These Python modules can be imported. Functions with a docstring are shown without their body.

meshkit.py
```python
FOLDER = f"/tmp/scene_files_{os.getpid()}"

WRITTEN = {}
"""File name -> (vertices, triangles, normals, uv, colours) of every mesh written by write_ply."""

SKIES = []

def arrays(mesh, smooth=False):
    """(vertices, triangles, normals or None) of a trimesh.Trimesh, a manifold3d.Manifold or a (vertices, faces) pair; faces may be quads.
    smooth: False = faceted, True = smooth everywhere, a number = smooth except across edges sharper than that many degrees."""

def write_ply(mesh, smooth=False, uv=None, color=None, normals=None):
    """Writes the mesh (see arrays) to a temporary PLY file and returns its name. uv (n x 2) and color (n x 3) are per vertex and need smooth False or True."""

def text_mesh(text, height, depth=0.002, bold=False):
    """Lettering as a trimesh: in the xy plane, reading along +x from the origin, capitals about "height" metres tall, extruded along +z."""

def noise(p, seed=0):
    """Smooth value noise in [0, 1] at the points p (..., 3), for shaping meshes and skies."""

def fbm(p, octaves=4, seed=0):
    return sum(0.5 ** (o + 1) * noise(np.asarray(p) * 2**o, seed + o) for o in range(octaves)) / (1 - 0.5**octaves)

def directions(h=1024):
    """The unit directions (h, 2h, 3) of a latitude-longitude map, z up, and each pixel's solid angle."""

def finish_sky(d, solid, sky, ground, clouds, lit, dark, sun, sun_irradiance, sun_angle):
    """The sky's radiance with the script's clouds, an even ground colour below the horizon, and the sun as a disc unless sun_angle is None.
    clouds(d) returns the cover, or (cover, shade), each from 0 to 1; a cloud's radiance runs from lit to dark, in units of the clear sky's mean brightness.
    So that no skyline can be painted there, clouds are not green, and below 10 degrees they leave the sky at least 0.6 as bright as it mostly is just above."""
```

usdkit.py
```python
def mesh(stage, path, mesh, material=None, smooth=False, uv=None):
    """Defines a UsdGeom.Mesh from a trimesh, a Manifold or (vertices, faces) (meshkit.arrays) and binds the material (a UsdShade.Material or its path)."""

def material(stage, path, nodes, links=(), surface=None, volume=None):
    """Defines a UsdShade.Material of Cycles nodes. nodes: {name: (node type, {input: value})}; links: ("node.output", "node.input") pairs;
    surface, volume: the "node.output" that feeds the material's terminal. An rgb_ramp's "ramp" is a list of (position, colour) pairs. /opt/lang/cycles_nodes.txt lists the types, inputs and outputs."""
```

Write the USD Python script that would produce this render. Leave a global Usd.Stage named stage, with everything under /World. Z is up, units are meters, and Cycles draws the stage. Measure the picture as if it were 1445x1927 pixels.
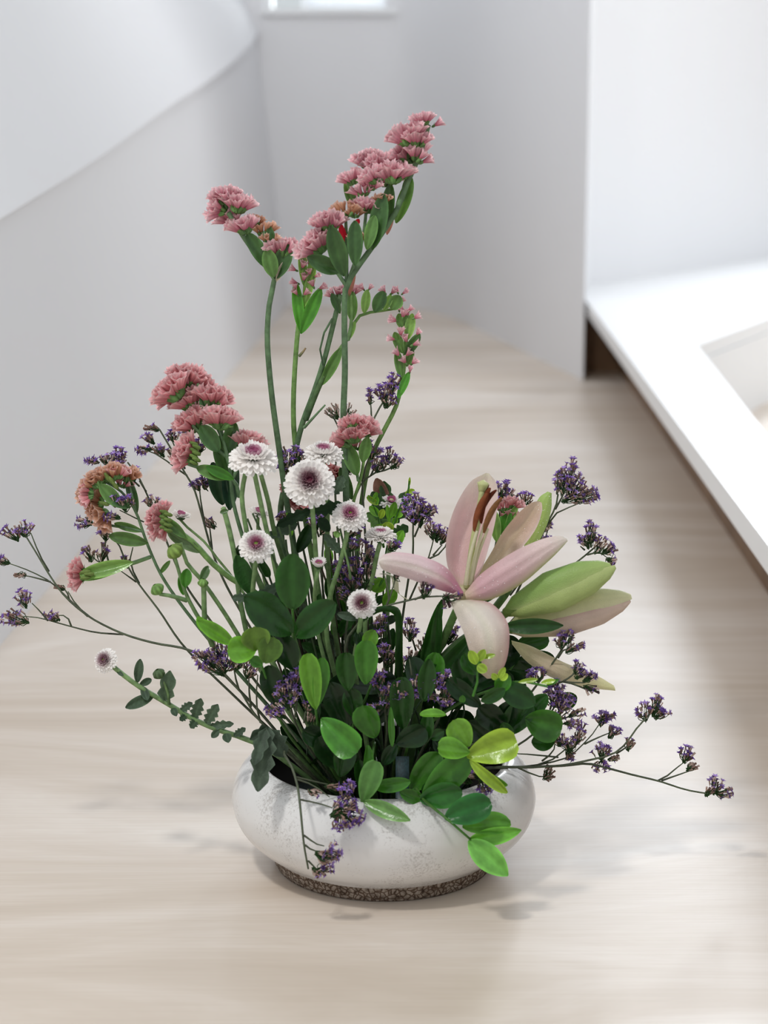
import math, random
import numpy as np
import trimesh, shapely.geometry as sg
import usdkit, meshkit
from pxr import Usd, UsdGeom, UsdLux, UsdShade, Gf, Sdf, Vt

stage = Usd.Stage.CreateInMemory()
UsdGeom.SetStageUpAxis(stage, "Z")
UsdGeom.SetStageMetersPerUnit(stage, 1.0)
UsdGeom.Xform.Define(stage, "/World")
UsdGeom.Scope.Define(stage, "/World/Looks")
rnd = random.Random(7)
rng = np.random.default_rng(7)

# ---------------------------------------------------------------- camera
FPX, IW, IH = 3700.0, 1445.0, 1927.0
CAM = np.array([0.0, -1.528, 0.605])
PITCH = math.radians(11.57)
FWD = np.array([0, math.cos(PITCH), -math.sin(PITCH)])
UPV = np.array([0, math.sin(PITCH), math.cos(PITCH)])
RGT = np.array([1.0, 0, 0])
cam = UsdGeom.Camera.Define(stage, "/World/camera")
cam.AddTransformOp().Set(Gf.Matrix4d(*RGT, 0, *UPV, 0, *(-FWD), 0, *CAM, 1))
cam.CreateHorizontalApertureAttr(36.0)
cam.CreateVerticalApertureAttr(36.0 * IH / IW)
cam.CreateFocalLengthAttr(36.0 * FPX / IW)
cam.CreateFStopAttr(8.5)
cam.CreateFocusDistanceAttr(1.60)
cam.CreateClippingRangeAttr(Gf.Vec2f(0.05, 200))
cam.CreateExposureAttr(-0.43)

# ---------------------------------------------------------------- light
dome = UsdLux.DomeLight.Define(stage, "/World/sky_light")
dome.CreateIntensityAttr(0.31)
dome.CreateColorAttr(Gf.Vec3f(0.93, 0.965, 1.0))


def rect_light(name, centre, target, w, h, power, color=(1, 1, 1)):
    """A daylight opening: a rectangle at centre that faces target."""
    l = UsdLux.RectLight.Define(stage, "/World/" + name)
    c, t = np.array(centre, float), np.array(target, float)
    z = (c - t) / np.linalg.norm(c - t)
    x = np.cross([0, 0, 1.0], z); x /= np.linalg.norm(x)
    y = np.cross(z, x)
    l.AddTransformOp().Set(Gf.Matrix4d(*x, 0, *y, 0, *z, 0, *c, 1))
    l.CreateWidthAttr(w); l.CreateHeightAttr(h); l.CreateIntensityAttr(power)
    l.CreateColorAttr(Gf.Vec3f(*color))
    return l


# daylight from the tall window to the right of the hall, and from the window behind the photographer
rect_light("window_light_right", (2.0, 2.3, 1.75), (0.9, 3.9, 0.7), 1.5, 1.0, 5.0, (0.95, 0.975, 1.0))
rect_light("hall_ceiling_light", (-0.05, 2.5, 2.3), (0.12, 4.7, 1.0), 0.8, 0.8, 5.5, (0.97, 0.985, 1.0))
FAR_LIGHT = 18.0                                        # daylight in the far window, placed with that window below
lamp = UsdLux.SphereLight.Define(stage, "/World/ceiling_lamp_light")          # the lamp over the photographer's left shoulder
lamp.CreateRadiusAttr(0.09); lamp.CreateIntensityAttr(220.0); lamp.CreateColorAttr(Gf.Vec3f(1.0, 0.985, 0.96))
lamp.AddTranslateOp().Set(Gf.Vec3d(-0.62, -0.80, 1.75))

# ---------------------------------------------------------------- helpers


def ray(x, y):
    return FWD + (x - IW / 2) / FPX * RGT + (IH / 2 - y) / FPX * UPV


def P(x, y, Y=0.0):
    """The place seen at (x, y) that lies Y metres behind the bowl's axis."""
    d = ray(x, y)
    return CAM + d * ((Y - CAM[1]) / d[1])


def G(x, y, z=0.0):
    """The place seen at (x, y) at height z."""
    d = ray(x, y)
    return CAM + d * ((z - CAM[2]) / d[2])


PX = 1.0 / 2287.0                                   # metres per pixel at the bowl


def lin(r, g, b):
    c = np.array([r, g, b], float) / 255
    return np.where(c <= 0.04045, c / 12.92, ((c + 0.055) / 1.055) ** 2.4)


def unit(v):
    v = np.asarray(v, float)
    return v / (np.linalg.norm(v) + 1e-12)


COUNT = {}


def numbered(parent, name):
    k = COUNT.get((parent, name), 0)
    COUNT[(parent, name)] = k + 1
    return name if k == 0 else f"{name}_{k:03d}"


def put(parent, name, mesh, mat, col=None, smooth=True, kind=None, label=None, origin=None):
    """ONE mesh of the scene under parent (a path)."""
    path = f"{parent}/{numbered(parent, name)}"
    if isinstance(mesh, trimesh.Trimesh):
        mesh = (np.array(mesh.vertices), np.array(mesh.faces))
    if isinstance(mesh, tuple):
        v = np.asarray(mesh[0], float)
        if origin is not None:
            v = v - origin
        mesh = (v, np.asarray(mesh[1]))
    m = usdkit.mesh(stage, path, mesh, LOOK[mat], smooth=smooth)
    m.CreateDoubleSidedAttr(True)
    if col is not None:
        UsdGeom.PrimvarsAPI(m).CreatePrimvar("col", Sdf.ValueTypeNames.Color3fArray, "vertex").Set(Vt.Vec3fArray.FromNumpy(np.asarray(col, np.float32)))
    p = m.GetPrim()
    if kind: p.SetCustomDataByKey("kind", kind)
    if label: p.SetCustomDataByKey("label", label)
    return path


class Thing:
    """A thing: an Xform at its base whose children are its parts."""
    def __init__(s, name, label, cat, base=(0, 0, 0), group=None):
        s.path = "/World/" + numbered("/World", name)
        s.o = np.array(base, float)
        x = UsdGeom.Xform.Define(stage, s.path)
        x.AddTranslateOp().Set(Gf.Vec3d(*map(float, s.o)))
        p = x.GetPrim()
        p.SetCustomDataByKey("label", label); p.SetCustomDataByKey("category", cat)
        if group: p.SetCustomDataByKey("group", group)

    def part(s, name, mesh, mat, parent=None, **k):
        return put(parent or s.path, name, mesh, mat, origin=s.o, **k)


def structure(name, mesh, mat, smooth=False, parent="/World", **k):
    path = put(parent, name, mesh, mat, smooth=smooth, **k)
    if parent == "/World":
        stage.GetPrimAtPath(path).SetCustomDataByKey("kind", "structure")
    return path


def join(parts):
    """(v, f[, c]) tuples to one."""
    vs, fs, cs, n = [], [], [], 0
    for p in parts:
        vs.append(p[0]); fs.append(np.asarray(p[1]) + n); n += len(p[0])
        if len(p) > 2: cs.append(p[2])
    out = (np.vstack(vs), np.vstack(fs))
    return out + (np.vstack(cs),) if cs else out


def grid_faces(a, b, wrap=False):
    i, j = np.meshgrid(np.arange(a - 1), np.arange(b if wrap else b - 1), indexing="ij")
    i, j = i.ravel(), j.ravel(); k = (j + 1) % b
    q = np.stack([i * b + j, i * b + k, (i + 1) * b + k, (i + 1) * b + j], 1)
    return np.vstack([q[:, [0, 1, 2]], q[:, [0, 2, 3]]])


def spline(pts, n):
    """Catmull-Rom through pts (k x d), n samples, evenly by chord."""
    p = np.asarray(pts, float)
    if len(p) == 2:
        t = np.linspace(0, 1, n)[:, None]
        return p[0] * (1 - t) + p[1] * t
    from scipy.interpolate import PchipInterpolator
    s = np.r_[0, np.cumsum(np.linalg.norm(np.diff(p[:, :3], axis=0), axis=1) + 1e-9)]
    t = np.linspace(0, s[-1], n)
    e = np.vstack([2 * p[0] - p[1], p, 2 * p[-1] - p[-2]])
    k = np.clip(np.searchsorted(s, t, "right") - 1, 0, len(p) - 2)
    u = ((t - s[k]) / (s[k + 1] - s[k]))[:, None]
    a, b, c, d = e[k], e[k + 1], e[k + 2], e[k + 3]
    return 0.5 * (2 * b + (c - a) * u + (2 * a - 5 * b + 4 * c - d) * u * u + (3 * b - a - 3 * c + d) * u ** 3)


def frames(p):
    t = np.gradient(p, axis=0); t /= np.linalg.norm(t, axis=1, keepdims=True) + 1e-12
    a = np.cross(t[0], [0, 1, 0.3]); a = unit(a)
    A = []
    for k in range(len(p)):
        a = unit(a - t[k] * (a @ t[k])); A.append(a)
    A = np.array(A)
    return t, A, np.cross(t, A)


def tube(pts, r0, r1=None, n=None, sides=6, ribs=0.0):
    """A stem through pts (world) of radius r0 to r1 metres, closed at both ends."""
    pts = np.asarray(pts, float)
    L = np.linalg.norm(np.diff(pts, axis=0), axis=1).sum()
    n = n or int(np.clip(L / 0.008, 4, 48))
    p = spline(pts, n)
    r = np.linspace(r0, r0 if r1 is None else r1, n)
    t, A, B = frames(p)
    ang = np.arange(sides) * 2 * np.pi / sides
    rr = 1 + ribs * np.where(np.arange(sides) % 2, 1, -1)
    v = p[:, None] + r[:, None, None] * rr[None, :, None] * (np.cos(ang)[None, :, None] * A[:, None] + np.sin(ang)[None, :, None] * B[:, None])
    v = v.reshape(-1, 3)
    f = grid_faces(n, sides, True)
    v = np.vstack([v, p[0] - t[0] * r[0] * .3, p[-1] + t[-1] * r[-1] * .6])
    k = np.arange(sides); k2 = (k + 1) % sides; m = n * sides
    f = np.vstack([f, np.stack([k2, k, np.full(sides, m)], 1), np.stack([k + m - sides, k2 + m - sides, np.full(sides, m + 1)], 1)])
    return v, f


def revolve(profile, n=96):
    pr = np.asarray(profile, float)
    a = np.arange(n) * 2 * np.pi / n
    v = np.stack([pr[:, 0, None] * np.cos(a), pr[:, 0, None] * np.sin(a), np.repeat(pr[:, 1, None], n, 1)], -1).reshape(-1, 3)
    return v, grid_faces(len(pr), n, True)[:, ::-1]


def prism(poly, z0, z1):
    m = trimesh.creation.extrude_polygon(sg.Polygon(poly), z1 - z0, engine="earcut")
    m.apply_translation([0, 0, z0])
    return m


def wallbox(a, b, thick, z0, z1):
    """A wall from a to b (plan points), thick metres to the left of a->b."""
    a, b = np.array(a[:2], float), np.array(b[:2], float)
    d = unit(b - a); n = np.array([-d[1], d[0]]) * thick
    return prism([a, b, b + n, a + n], z0, z1)


# ---------------------------------------------------------------- materials
LOOK = {}


def M(name, nodes, links, surface):
    LOOK[name] = usdkit.material(stage, "/World/Looks/" + name, nodes, links, surface)


def soft(name, rough=0.5, trans=0.25, tint=(1, 1, 1), vary=0.25, scale=60, spec=0.4, bump=0.0, bscale=400):
    """Petals, leaves and stems: the mesh's own colours (col), a little mottled, some light passing through."""
    n = {"c": ("attribute", {"attribute": "col"}), "g": ("geometry", {}),
         "n": ("noise_texture", {"scale": scale, "detail": 3}), "r": ("map_range", {"from_min": 0.3, "from_max": 0.7, "to_min": 1 - vary, "to_max": 1 + vary}),
         "m": ("vector_math", {"math_type": "scale"}),
         "p": ("principled_bsdf", {"roughness": rough, "specular_ior_level": spec}),
         "t": ("translucent_bsdf", {}), "tm": ("mix", {"mix_type": "multiply", "fac": 1.0, "color2": tint}), "x": ("mix_closure", {"fac": trans})}
    l = [("g.position", "n.vector"), ("n.fac", "r.value"), ("c.color", "m.vector1"), ("r.result", "m.scale"), ("m.vector", "p.base_color"),
         ("m.vector", "tm.color1"), ("tm.color", "t.color"), ("p.BSDF", "x.closure1"), ("t.BSDF", "x.closure2")]
    if bump:
        n["bn"] = ("noise_texture", {"scale": bscale, "detail": 2}); n["b"] = ("bump", {"strength": bump, "distance": 0.002})
        l += [("g.position", "bn.vector"), ("bn.fac", "b.height"), ("b.normal", "p.normal"), ("b.normal", "t.normal")]
    M(name, n, l, "x.closure")


soft("leaf", rough=0.24, trans=0.20, tint=(1.2, 1.2, 0.35), vary=0.22, scale=90, spec=0.36, bump=0.12, bscale=260)
soft("dull_leaf", rough=0.6, trans=0.15, tint=(1, 1.1, 0.6), vary=0.25, scale=120, spec=0.3, bump=0.3, bscale=500)
soft("stem", rough=0.5, trans=0.0, vary=0.3, scale=180, spec=0.4, bump=0.2, bscale=700)
soft("petal", rough=0.55, trans=0.30, vary=0.06, scale=150, spec=0.3)
soft("papery", rough=0.7, trans=0.35, vary=0.12, scale=300, spec=0.2)
soft("lily", rough=0.42, trans=0.28, vary=0.05, scale=90, spec=0.45, bump=0.25, bscale=900)
soft("tiny", rough=0.7, trans=0.2, vary=0.3, scale=400, spec=0.2)

M("paint", {"g": ("geometry", {}), "n": ("noise_texture", {"scale": 45, "detail": 4}), "b": ("bump", {"strength": 0.05, "distance": 0.01}),
            "p": ("principled_bsdf", {"base_color": (0.80, 0.80, 0.815), "roughness": 0.7, "specular_ior_level": 0.25})},
  [("g.position", "n.vector"), ("n.fac", "b.height"), ("b.normal", "p.normal")], "p.BSDF")
M("gloss_paint", {"g": ("geometry", {}), "n": ("noise_texture", {"scale": 20, "detail": 3}), "b": ("bump", {"strength": 0.03, "distance": 0.01}),
                  "p": ("principled_bsdf", {"base_color": (0.86, 0.87, 0.88), "roughness": 0.35, "specular_ior_level": 0.5})},
  [("g.position", "n.vector"), ("n.fac", "b.height"), ("b.normal", "p.normal")], "p.BSDF")


def wood(name, stops, rough, spec, sx=0.8, sy=6.0):
    M(name, {"g": ("geometry", {}),
             "w": ("mapping", {"scale": (1.3, 3.0, 1.0)}), "wn": ("noise_texture", {"scale": 1.0, "detail": 2}),
             "ws": ("vector_math", {"math_type": "scale", "scale": 0.28}), "wa": ("vector_math", {"math_type": "add"}),
             "m": ("mapping", {"scale": (sx, sy, 4.0)}), "n": ("noise_texture", {"scale": 1.0, "detail": 6, "roughness": 0.62, "distortion": 0.9}),
             "f": ("mapping", {"scale": (9.0, 260.0, 30.0)}), "fn": ("noise_texture", {"scale": 1.0, "detail": 3}),
             "mx": ("mix_float", {"fac": 0.14}), "r": ("rgb_ramp", {"ramp": stops}),
             "b": ("bump", {"strength": 0.06, "distance": 0.002}),
             "p": ("principled_bsdf", {"roughness": rough, "specular_ior_level": spec})},
      [("g.position", "w.vector"), ("w.vector", "wn.vector"), ("wn.color", "ws.vector1"), ("g.position", "wa.vector1"), ("ws.vector", "wa.vector2"),
       ("wa.vector", "m.vector"), ("m.vector", "n.vector"), ("g.position", "f.vector"), ("f.vector", "fn.vector"),
       ("n.fac", "mx.a"), ("fn.fac", "mx.b"), ("mx.result", "r.fac"), ("r.color", "p.base_color"), ("fn.fac", "b.height"), ("b.normal", "p.normal")], "p.BSDF")


wood("floor_wood", [(0.30, lin(199, 183, 166)), (0.46, lin(212, 198, 183)), (0.56, lin(222, 210, 198)), (0.70, lin(238, 230, 221))], 0.42, 0.8)
wood("riser_wood", [(0.3, lin(104, 76, 52)), (0.5, lin(124, 94, 66)), (0.7, lin(146, 114, 84))], 0.5, 0.4, 0.8, 14)
M("glaze", {"g": ("geometry", {}), "c": ("attribute", {"attribute": "col"}), "sc": ("separate_color", {}),
            "n1": ("noise_texture", {"scale": 520, "detail": 3, "roughness": 0.7}), "n2": ("noise_texture", {"scale": 22, "detail": 4, "roughness": 0.6}),
            "n3": ("noise_texture", {"scale": 9, "detail": 3}),
            "a": ("math", {"math_type": "multiply_add", "value2": 1.0, "value3": -0.06}), "s": ("math", {"math_type": "add"}),
            "s2": ("math", {"math_type": "multiply_add", "value2": 0.30}),
            "r": ("rgb_ramp", {"ramp": [(0.0, (0, 0, 0)), (0.80, (0, 0, 0)), (1.0, (0.5, 0.5, 0.5))]}),
            "h": ("math", {"math_type": "multiply", "value2": 0.78}),
            "base": ("mix", {"mix_type": "mix", "color1": lin(236, 236, 236), "color2": lin(218, 216, 213)}),
            "mx": ("mix", {"mix_type": "mix", "color2": lin(104, 88, 74)}),
            "b": ("bump", {"strength": 0.25, "distance": 0.0012}),
            "p": ("principled_bsdf", {"roughness": 0.22, "specular_ior_level": 0.5})},
  [("g.position", "n1.vector"), ("g.position", "n2.vector"), ("g.position", "n3.vector"), ("c.color", "sc.color"),
   ("n2.fac", "a.value1"), ("n1.fac", "s.value1"), ("a.value", "s.value2"), ("sc.r", "s2.value1"), ("s.value", "s2.value3"), ("s2.value", "h.value1"),
   ("h.value", "r.fac"), ("n3.fac", "base.fac"), ("base.color", "mx.color1"), ("r.color", "mx.fac"), ("mx.color", "p.base_color"),
   ("n2.fac", "b.height"), ("b.normal", "p.normal")], "p.BSDF")
M("bare_clay", {"g": ("geometry", {}), "d": ("noise_texture", {"scale": 90, "detail": 3}), "ds": ("vector_math", {"math_type": "scale", "scale": 0.006}), "da": ("vector_math", {"math_type": "add"}),
                "v": ("voronoi_texture", {"feature": "distance_to_edge", "scale": 230}), "n": ("noise_texture", {"scale": 260, "detail": 3}),
                "r": ("rgb_ramp", {"ramp": [(0.0, lin(80, 62, 50)), (0.05, lin(96, 78, 64)), (0.16, lin(158, 146, 134)), (1.0, lin(180, 172, 162))]}),
                "r2": ("rgb_ramp", {"ramp": [(0.35, (0.35, 0.30, 0.26)), (0.6, (1, 1, 1))]}), "mx": ("mix", {"mix_type": "multiply", "fac": 0.8}),
                "b": ("bump", {"strength": 0.5, "distance": 0.001}), "p": ("principled_bsdf", {"roughness": 0.75, "specular_ior_level": 0.3})},
  [("g.position", "d.vector"), ("d.color", "ds.vector1"), ("g.position", "da.vector1"), ("ds.vector", "da.vector2"), ("da.vector", "v.vector"), ("g.position", "n.vector"),
   ("v.distance", "r.fac"), ("n.fac", "r2.fac"), ("r.color", "mx.color1"), ("r2.color", "mx.color2"), ("mx.color", "p.base_color"), ("v.distance", "b.height"), ("b.normal", "p.normal")], "p.BSDF")
M("foam", {"g": ("geometry", {}), "n": ("noise_texture", {"scale": 400, "detail": 3}), "r": ("rgb_ramp", {"ramp": [(0.3, (0.006, 0.010, 0.009)), (0.7, (0.016, 0.026, 0.022))]}),
           "p": ("principled_bsdf", {"roughness": 0.9, "specular_ior_level": 0.1})}, [("g.position", "n.vector"), ("n.fac", "r.fac"), ("r.color", "p.base_color")], "p.BSDF")
M("dark_clay", {"p": ("principled_bsdf", {"base_color": (0.03, 0.027, 0.025), "roughness": 0.6, "specular_ior_level": 0.2})}, [], "p.BSDF")
M("tape", {"g": ("geometry", {}), "m": ("mapping", {"scale": (900, 900, 20)}), "n": ("noise_texture", {"scale": 1, "detail": 2}),
           "r": ("rgb_ramp", {"ramp": [(0.3, (0.006, 0.022, 0.028)), (0.7, (0.02, 0.06, 0.07))]}), "p": ("principled_bsdf", {"roughness": 0.45})},
  [("g.position", "m.vector"), ("m.vector", "n.vector"), ("n.fac", "r.fac"), ("r.color", "p.base_color")], "p.BSDF")
M("dew", {"p": ("principled_bsdf", {"base_color": (1, 1, 1), "roughness": 0.08, "specular_ior_level": 0.9})}, [], "p.BSDF")
M("pane", {"f": ("fresnel", {"IOR": 1.45}), "t": ("transparent_bsdf", {"color": (0.96, 0.98, 0.98)}), "g": ("glossy_bsdf", {"roughness": 0.02}), "x": ("mix_closure", {})},
  [("f.fac", "x.fac"), ("t.BSDF", "x.closure1"), ("g.BSDF", "x.closure2")], "x.closure")
M("blind", {"t": ("translucent_bsdf", {"color": (0.85, 0.86, 0.88)}), "d": ("diffuse_bsdf", {"color": (0.85, 0.86, 0.88)}), "x": ("mix_closure", {"fac": 0.5})},
  [("d.BSDF", "x.closure1"), ("t.BSDF", "x.closure2")], "x.closure")

# ---------------------------------------------------------------- the room
floor = prism([(-4, -3.5), (4, -3.5), (4, 7.2), (-4, 7.2)], -0.05, 0.0)
structure("floor", floor, "floor_wood")

# the left wall leans back a little; above a slanting line a white panel stands proud of it
A0, A1 = G(0, 1215), G(542, 575)
ad = unit(A1 - A0)
nL = np.array([-ad[1], ad[0], 0.0])                    # to the left, out of the room
lean = unit(np.array([0, 0, 1.0]) + nL * 0.112)


def on_left_wall(x, y, off=0.0):
    n = np.cross(ad, lean); d = ray(x, y)
    return CAM + d * (((A0 - CAM - nL * off) @ n) / (d @ n))


edge_px = [(-420, 655), (-150, 495), (0, 403), (166, 302), (299, 208), (388, 150), (445, 104), (478, 62), (492, 20), (500, -60)]
line = spline([on_left_wall(x, y) for x, y in edge_px], 60)
foot = np.array([A0 + ad * ((p - lean / lean[2] * p[2] - A0) @ ad) for p in line])
wall = [foot, line - lean * 0.004, line + nL * 0.02, line + nL * 0.3, foot + nL * 0.3]
structure("wall_left", (np.vstack(wall), grid_faces(5, 60)), "paint", smooth=30)
slope_up = unit(np.array([0, 0, 1.0]) + nL * 0.55)
edge = line - nL * 0.016
rows = [line + nL * 0.05 - lean * .002, edge + nL * 0.006, edge + slope_up * 0.003, edge + slope_up * 0.008, edge + slope_up * 0.02, edge + slope_up * 1.6, edge + slope_up * 1.6 + nL * 0.3]
structure("trim_1", (np.vstack(rows), grid_faces(len(rows), 60)), "paint", smooth=60)

# back wall with a window over it
ax = ad
nR = -nL
C0 = A1
wz = (P(600, 20, C0[1]))[2]
B1 = np.array([G(850, 590)[0], 0, 0])
def back(x, y):
    d = ray(x, y); return CAM + d * (((C0 - CAM) @ ax) / (d @ ax))
w0, w1 = back(497, 20), back(742, 20)
u = lambda p: (p - C0) @ nR
def back_box(u0, u1, z0, z1, t0=0.0, t1=0.12):
    q = [C0 + nR * uu + ax * tt for uu, tt in ((u0, t0), (u1, t0), (u1, t1), (u0, t1))]
    return prism([p[:2] for p in q], z0, z1)
ul, ur = u(w0), u(w1)
wall = trimesh.util.concatenate([back_box(-0.7, 1.2, 0, wz), back_box(-0.7, ul, wz, 2.6), back_box(ur, 1.2, wz, 2.6), back_box(ul, ur, 2.0, 2.6)])
structure("wall_back", wall, "paint")
wn = structure("window_1", trimesh.util.concatenate([back_box(ul - .01, ur + .012, wz - 0.012, wz + 0.006, -0.02, 0.14), back_box(ul, ul + .02, wz, 2.0, .05, .1), back_box(ur - .02, ur, wz, 2.0, .05, .1), back_box(ul, ur, 1.98, 2.0, .05, .1),
                                                     back_box(ul + .11, ul + .125, wz, 2.0, .05, .09)]), "gloss_paint")
put(wn, "pane", back_box(ul + .02, ur - .02, wz + 0.006, 1.98, .072, .076), "pane", smooth=False)
put(wn, "blind", back_box(ul + .125, ur - .004, wz + 0.012, 1.97, .03, .034), "blind", smooth=False)

wb = C0 + nR * ((ul + ur) / 2) + ax * 0.5 + np.array([0, 0, wz + 0.55])
rect_light("window_light_back", wb, wb - ax, 1.2, 1.3, 9.0, (0.97, 0.985, 1.0))

# the wall on the right comes towards us and ends in a corner; a fillet rounds its far edge
R0, R1 = G(842, 592), G(1097, 716)
rd = unit(R1 - R0)
k = ((C0 - R1) @ ax) / (rd @ ax)
meet = R1 + rd * k                                     # where its face would meet the back wall (rd runs towards us)
pa, pb = meet - nR * 0.14, meet + rd * 0.55
tt = np.linspace(0, 1, 16)[:, None]
curve = pa * (1 - tt) ** 2 + 2 * meet * tt * (1 - tt) + pb * tt ** 2
face = np.vstack([curve[:, :2], R1[:2]])
back_off = np.array([[R1[0] + 0.16, R1[1] + 1.25], (meet + nR * .5 + ax * 0.3)[:2], (pa + ax * .05)[:2]])
structure("wall_right", prism(np.vstack([face, back_off]), 0, 2.6), "paint", smooth=30)

# raised white curb that turns a corner, on a brown riser
ZT = 0.177
a0, a1 = G(1445, 1027, ZT), G(1099, 560, ZT)
c0, c1 = G(1312, 650, ZT), G(1445, 820, ZT)
f0, f1 = G(1101, 538, ZT), G(1317, 504, ZT)
g1 = G(1445, 600, ZT)
ext = lambda p, q, k: (q + unit(q - p) * k)[:2]
poly = [ext(a1, a0, 2.6), ext(a0, a1, 0.3), f0[:2], ext(f0, f1, 2.5), ext(c0, g1, 2.0), c0[:2], ext(c0, c1, 3.2)]
tread = trimesh.creation.extrude_polygon(sg.Polygon(poly), 0.028, engine="earcut"); tread.apply_translation([0, 0, ZT - 0.028])
structure("trim_2", tread, "gloss_paint")
ed = unit((a1 - a0)[:2])
off = np.array([ed[1], -ed[0]]) * 0.09                 # the panel under the board stands back in its shade
r0, r1 = a0[:2] - ed * 2.6 + off, a1[:2] + ed * 0.32 + off
riser = prism([r0, r0 + off * 0.4, r1 + off * 0.4, r1], 0.0, ZT - 0.028)
structure("baseboard_right", riser, "riser_wood")
e0 = a1[:2] + ed * 0.02 - off * 0.02
structure("trim_4", prism([e0, e0 + off * 1.5, e0 + off * 1.5 + ed * 0.03, e0 + ed * 0.03], 0.0, ZT - 0.028), "riser_wood")
arm = sg.Polygon([c0[:2] - unit(c1 - c0)[:2] * .0, ext(c0, g1, 2.0), ext(c0, g1, 2.0) + np.array([0, .02]), c0[:2] + np.array([0, .02])])
near = wallbox(c0 + np.array([.004, 0, 0]), np.r_[ext(c0, g1, 1.95), 0], 0.012, 0.0, ZT - 0.029)
structure("trim_3", near, "gloss_paint")
# far wall behind the curb
q0, q1 = f0[:2] + 0, ext(f0, f1, 2.5)
qd = unit(q1 - q0)
qn = np.array([-qd[1], qd[0]])
def far_box(s0, s1, z0, z1, t0=0.0, t1=0.12):
    q = [q0 + qd * ss + qn * tt for ss, tt in ((s0, t0), (s1, t0), (s1, t1), (s0, t1))]
    return prism(q, z0, z1)
FW = (0.20, 2.2, 1.06, 2.25)
structure("wall_far", trimesh.util.concatenate([far_box(0, 3.2, 0, FW[2]), far_box(0, FW[0], FW[2], 2.6), far_box(FW[1], 3.2, FW[2], 2.6), far_box(FW[0], FW[1], FW[3], 2.6)]), "paint")
wn2 = structure("window_2", trimesh.util.concatenate([far_box(FW[0], FW[1], FW[2], FW[2] + .03, -.01, .1), far_box(FW[0], FW[1], FW[3] - .03, FW[3], .03, .1), far_box(FW[0], FW[0] + .03, FW[2], FW[3], .03, .1),
                                                      far_box(FW[1] - .03, FW[1], FW[2], FW[3], .03, .1), far_box(1.28, 1.32, FW[2], FW[3], .03, .1)]), "gloss_paint")
put(wn2, "pane", far_box(FW[0] + .03, FW[1] - .03, FW[2] + .03, FW[3] - .03, .06, .064), "pane", smooth=False)
wc = np.r_[q0 + qd * (FW[0] + FW[1]) / 2 + qn * 0.02, (FW[2] + FW[3]) / 2]
rect_light("window_light_far", wc, wc - np.r_[qn, 0.0], FW[1] - FW[0] - .1, FW[3] - FW[2] - .1, FAR_LIGHT, (0.90, 0.95, 1.0))

# ---------------------------------------------------------------- the bowl
bowl = Thing("flower_bowl", "round white speckled ceramic bowl with bare brown foot, holding all the flowers", "bowl")
pr = np.array([(0.0925, 0.0125), (0.0975, 0.0165), (0.1055, 0.0225), (0.1145, 0.0315), (0.1205, 0.0415), (0.1234, 0.0530), (0.1234, 0.0610), (0.1212, 0.0700), (0.1168, 0.0785), (0.1105, 0.0848),
               (0.1045, 0.0880), (0.1000, 0.0886), (0.0968, 0.0872), (0.0958, 0.0845)])
prf = spline(np.c_[pr, np.zeros(len(pr))], 60)[:, :2]
v, f = revolve(prf, 128)
mask = np.interp(np.linspace(0, 1, 60), [0, .05, .1, .72, .82, .90, 1], [.62, .40, .0, .0, .12, .50, .75])
ang = np.arange(128) / 128 * 2 * np.pi
wob = meshkit.fbm(np.stack([np.cos(ang) * 3, np.sin(ang) * 3, ang * 0], -1), 3)
mk = (mask[:, None] * (0.6 + 0.8 * wob[None])).reshape(-1)
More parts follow.
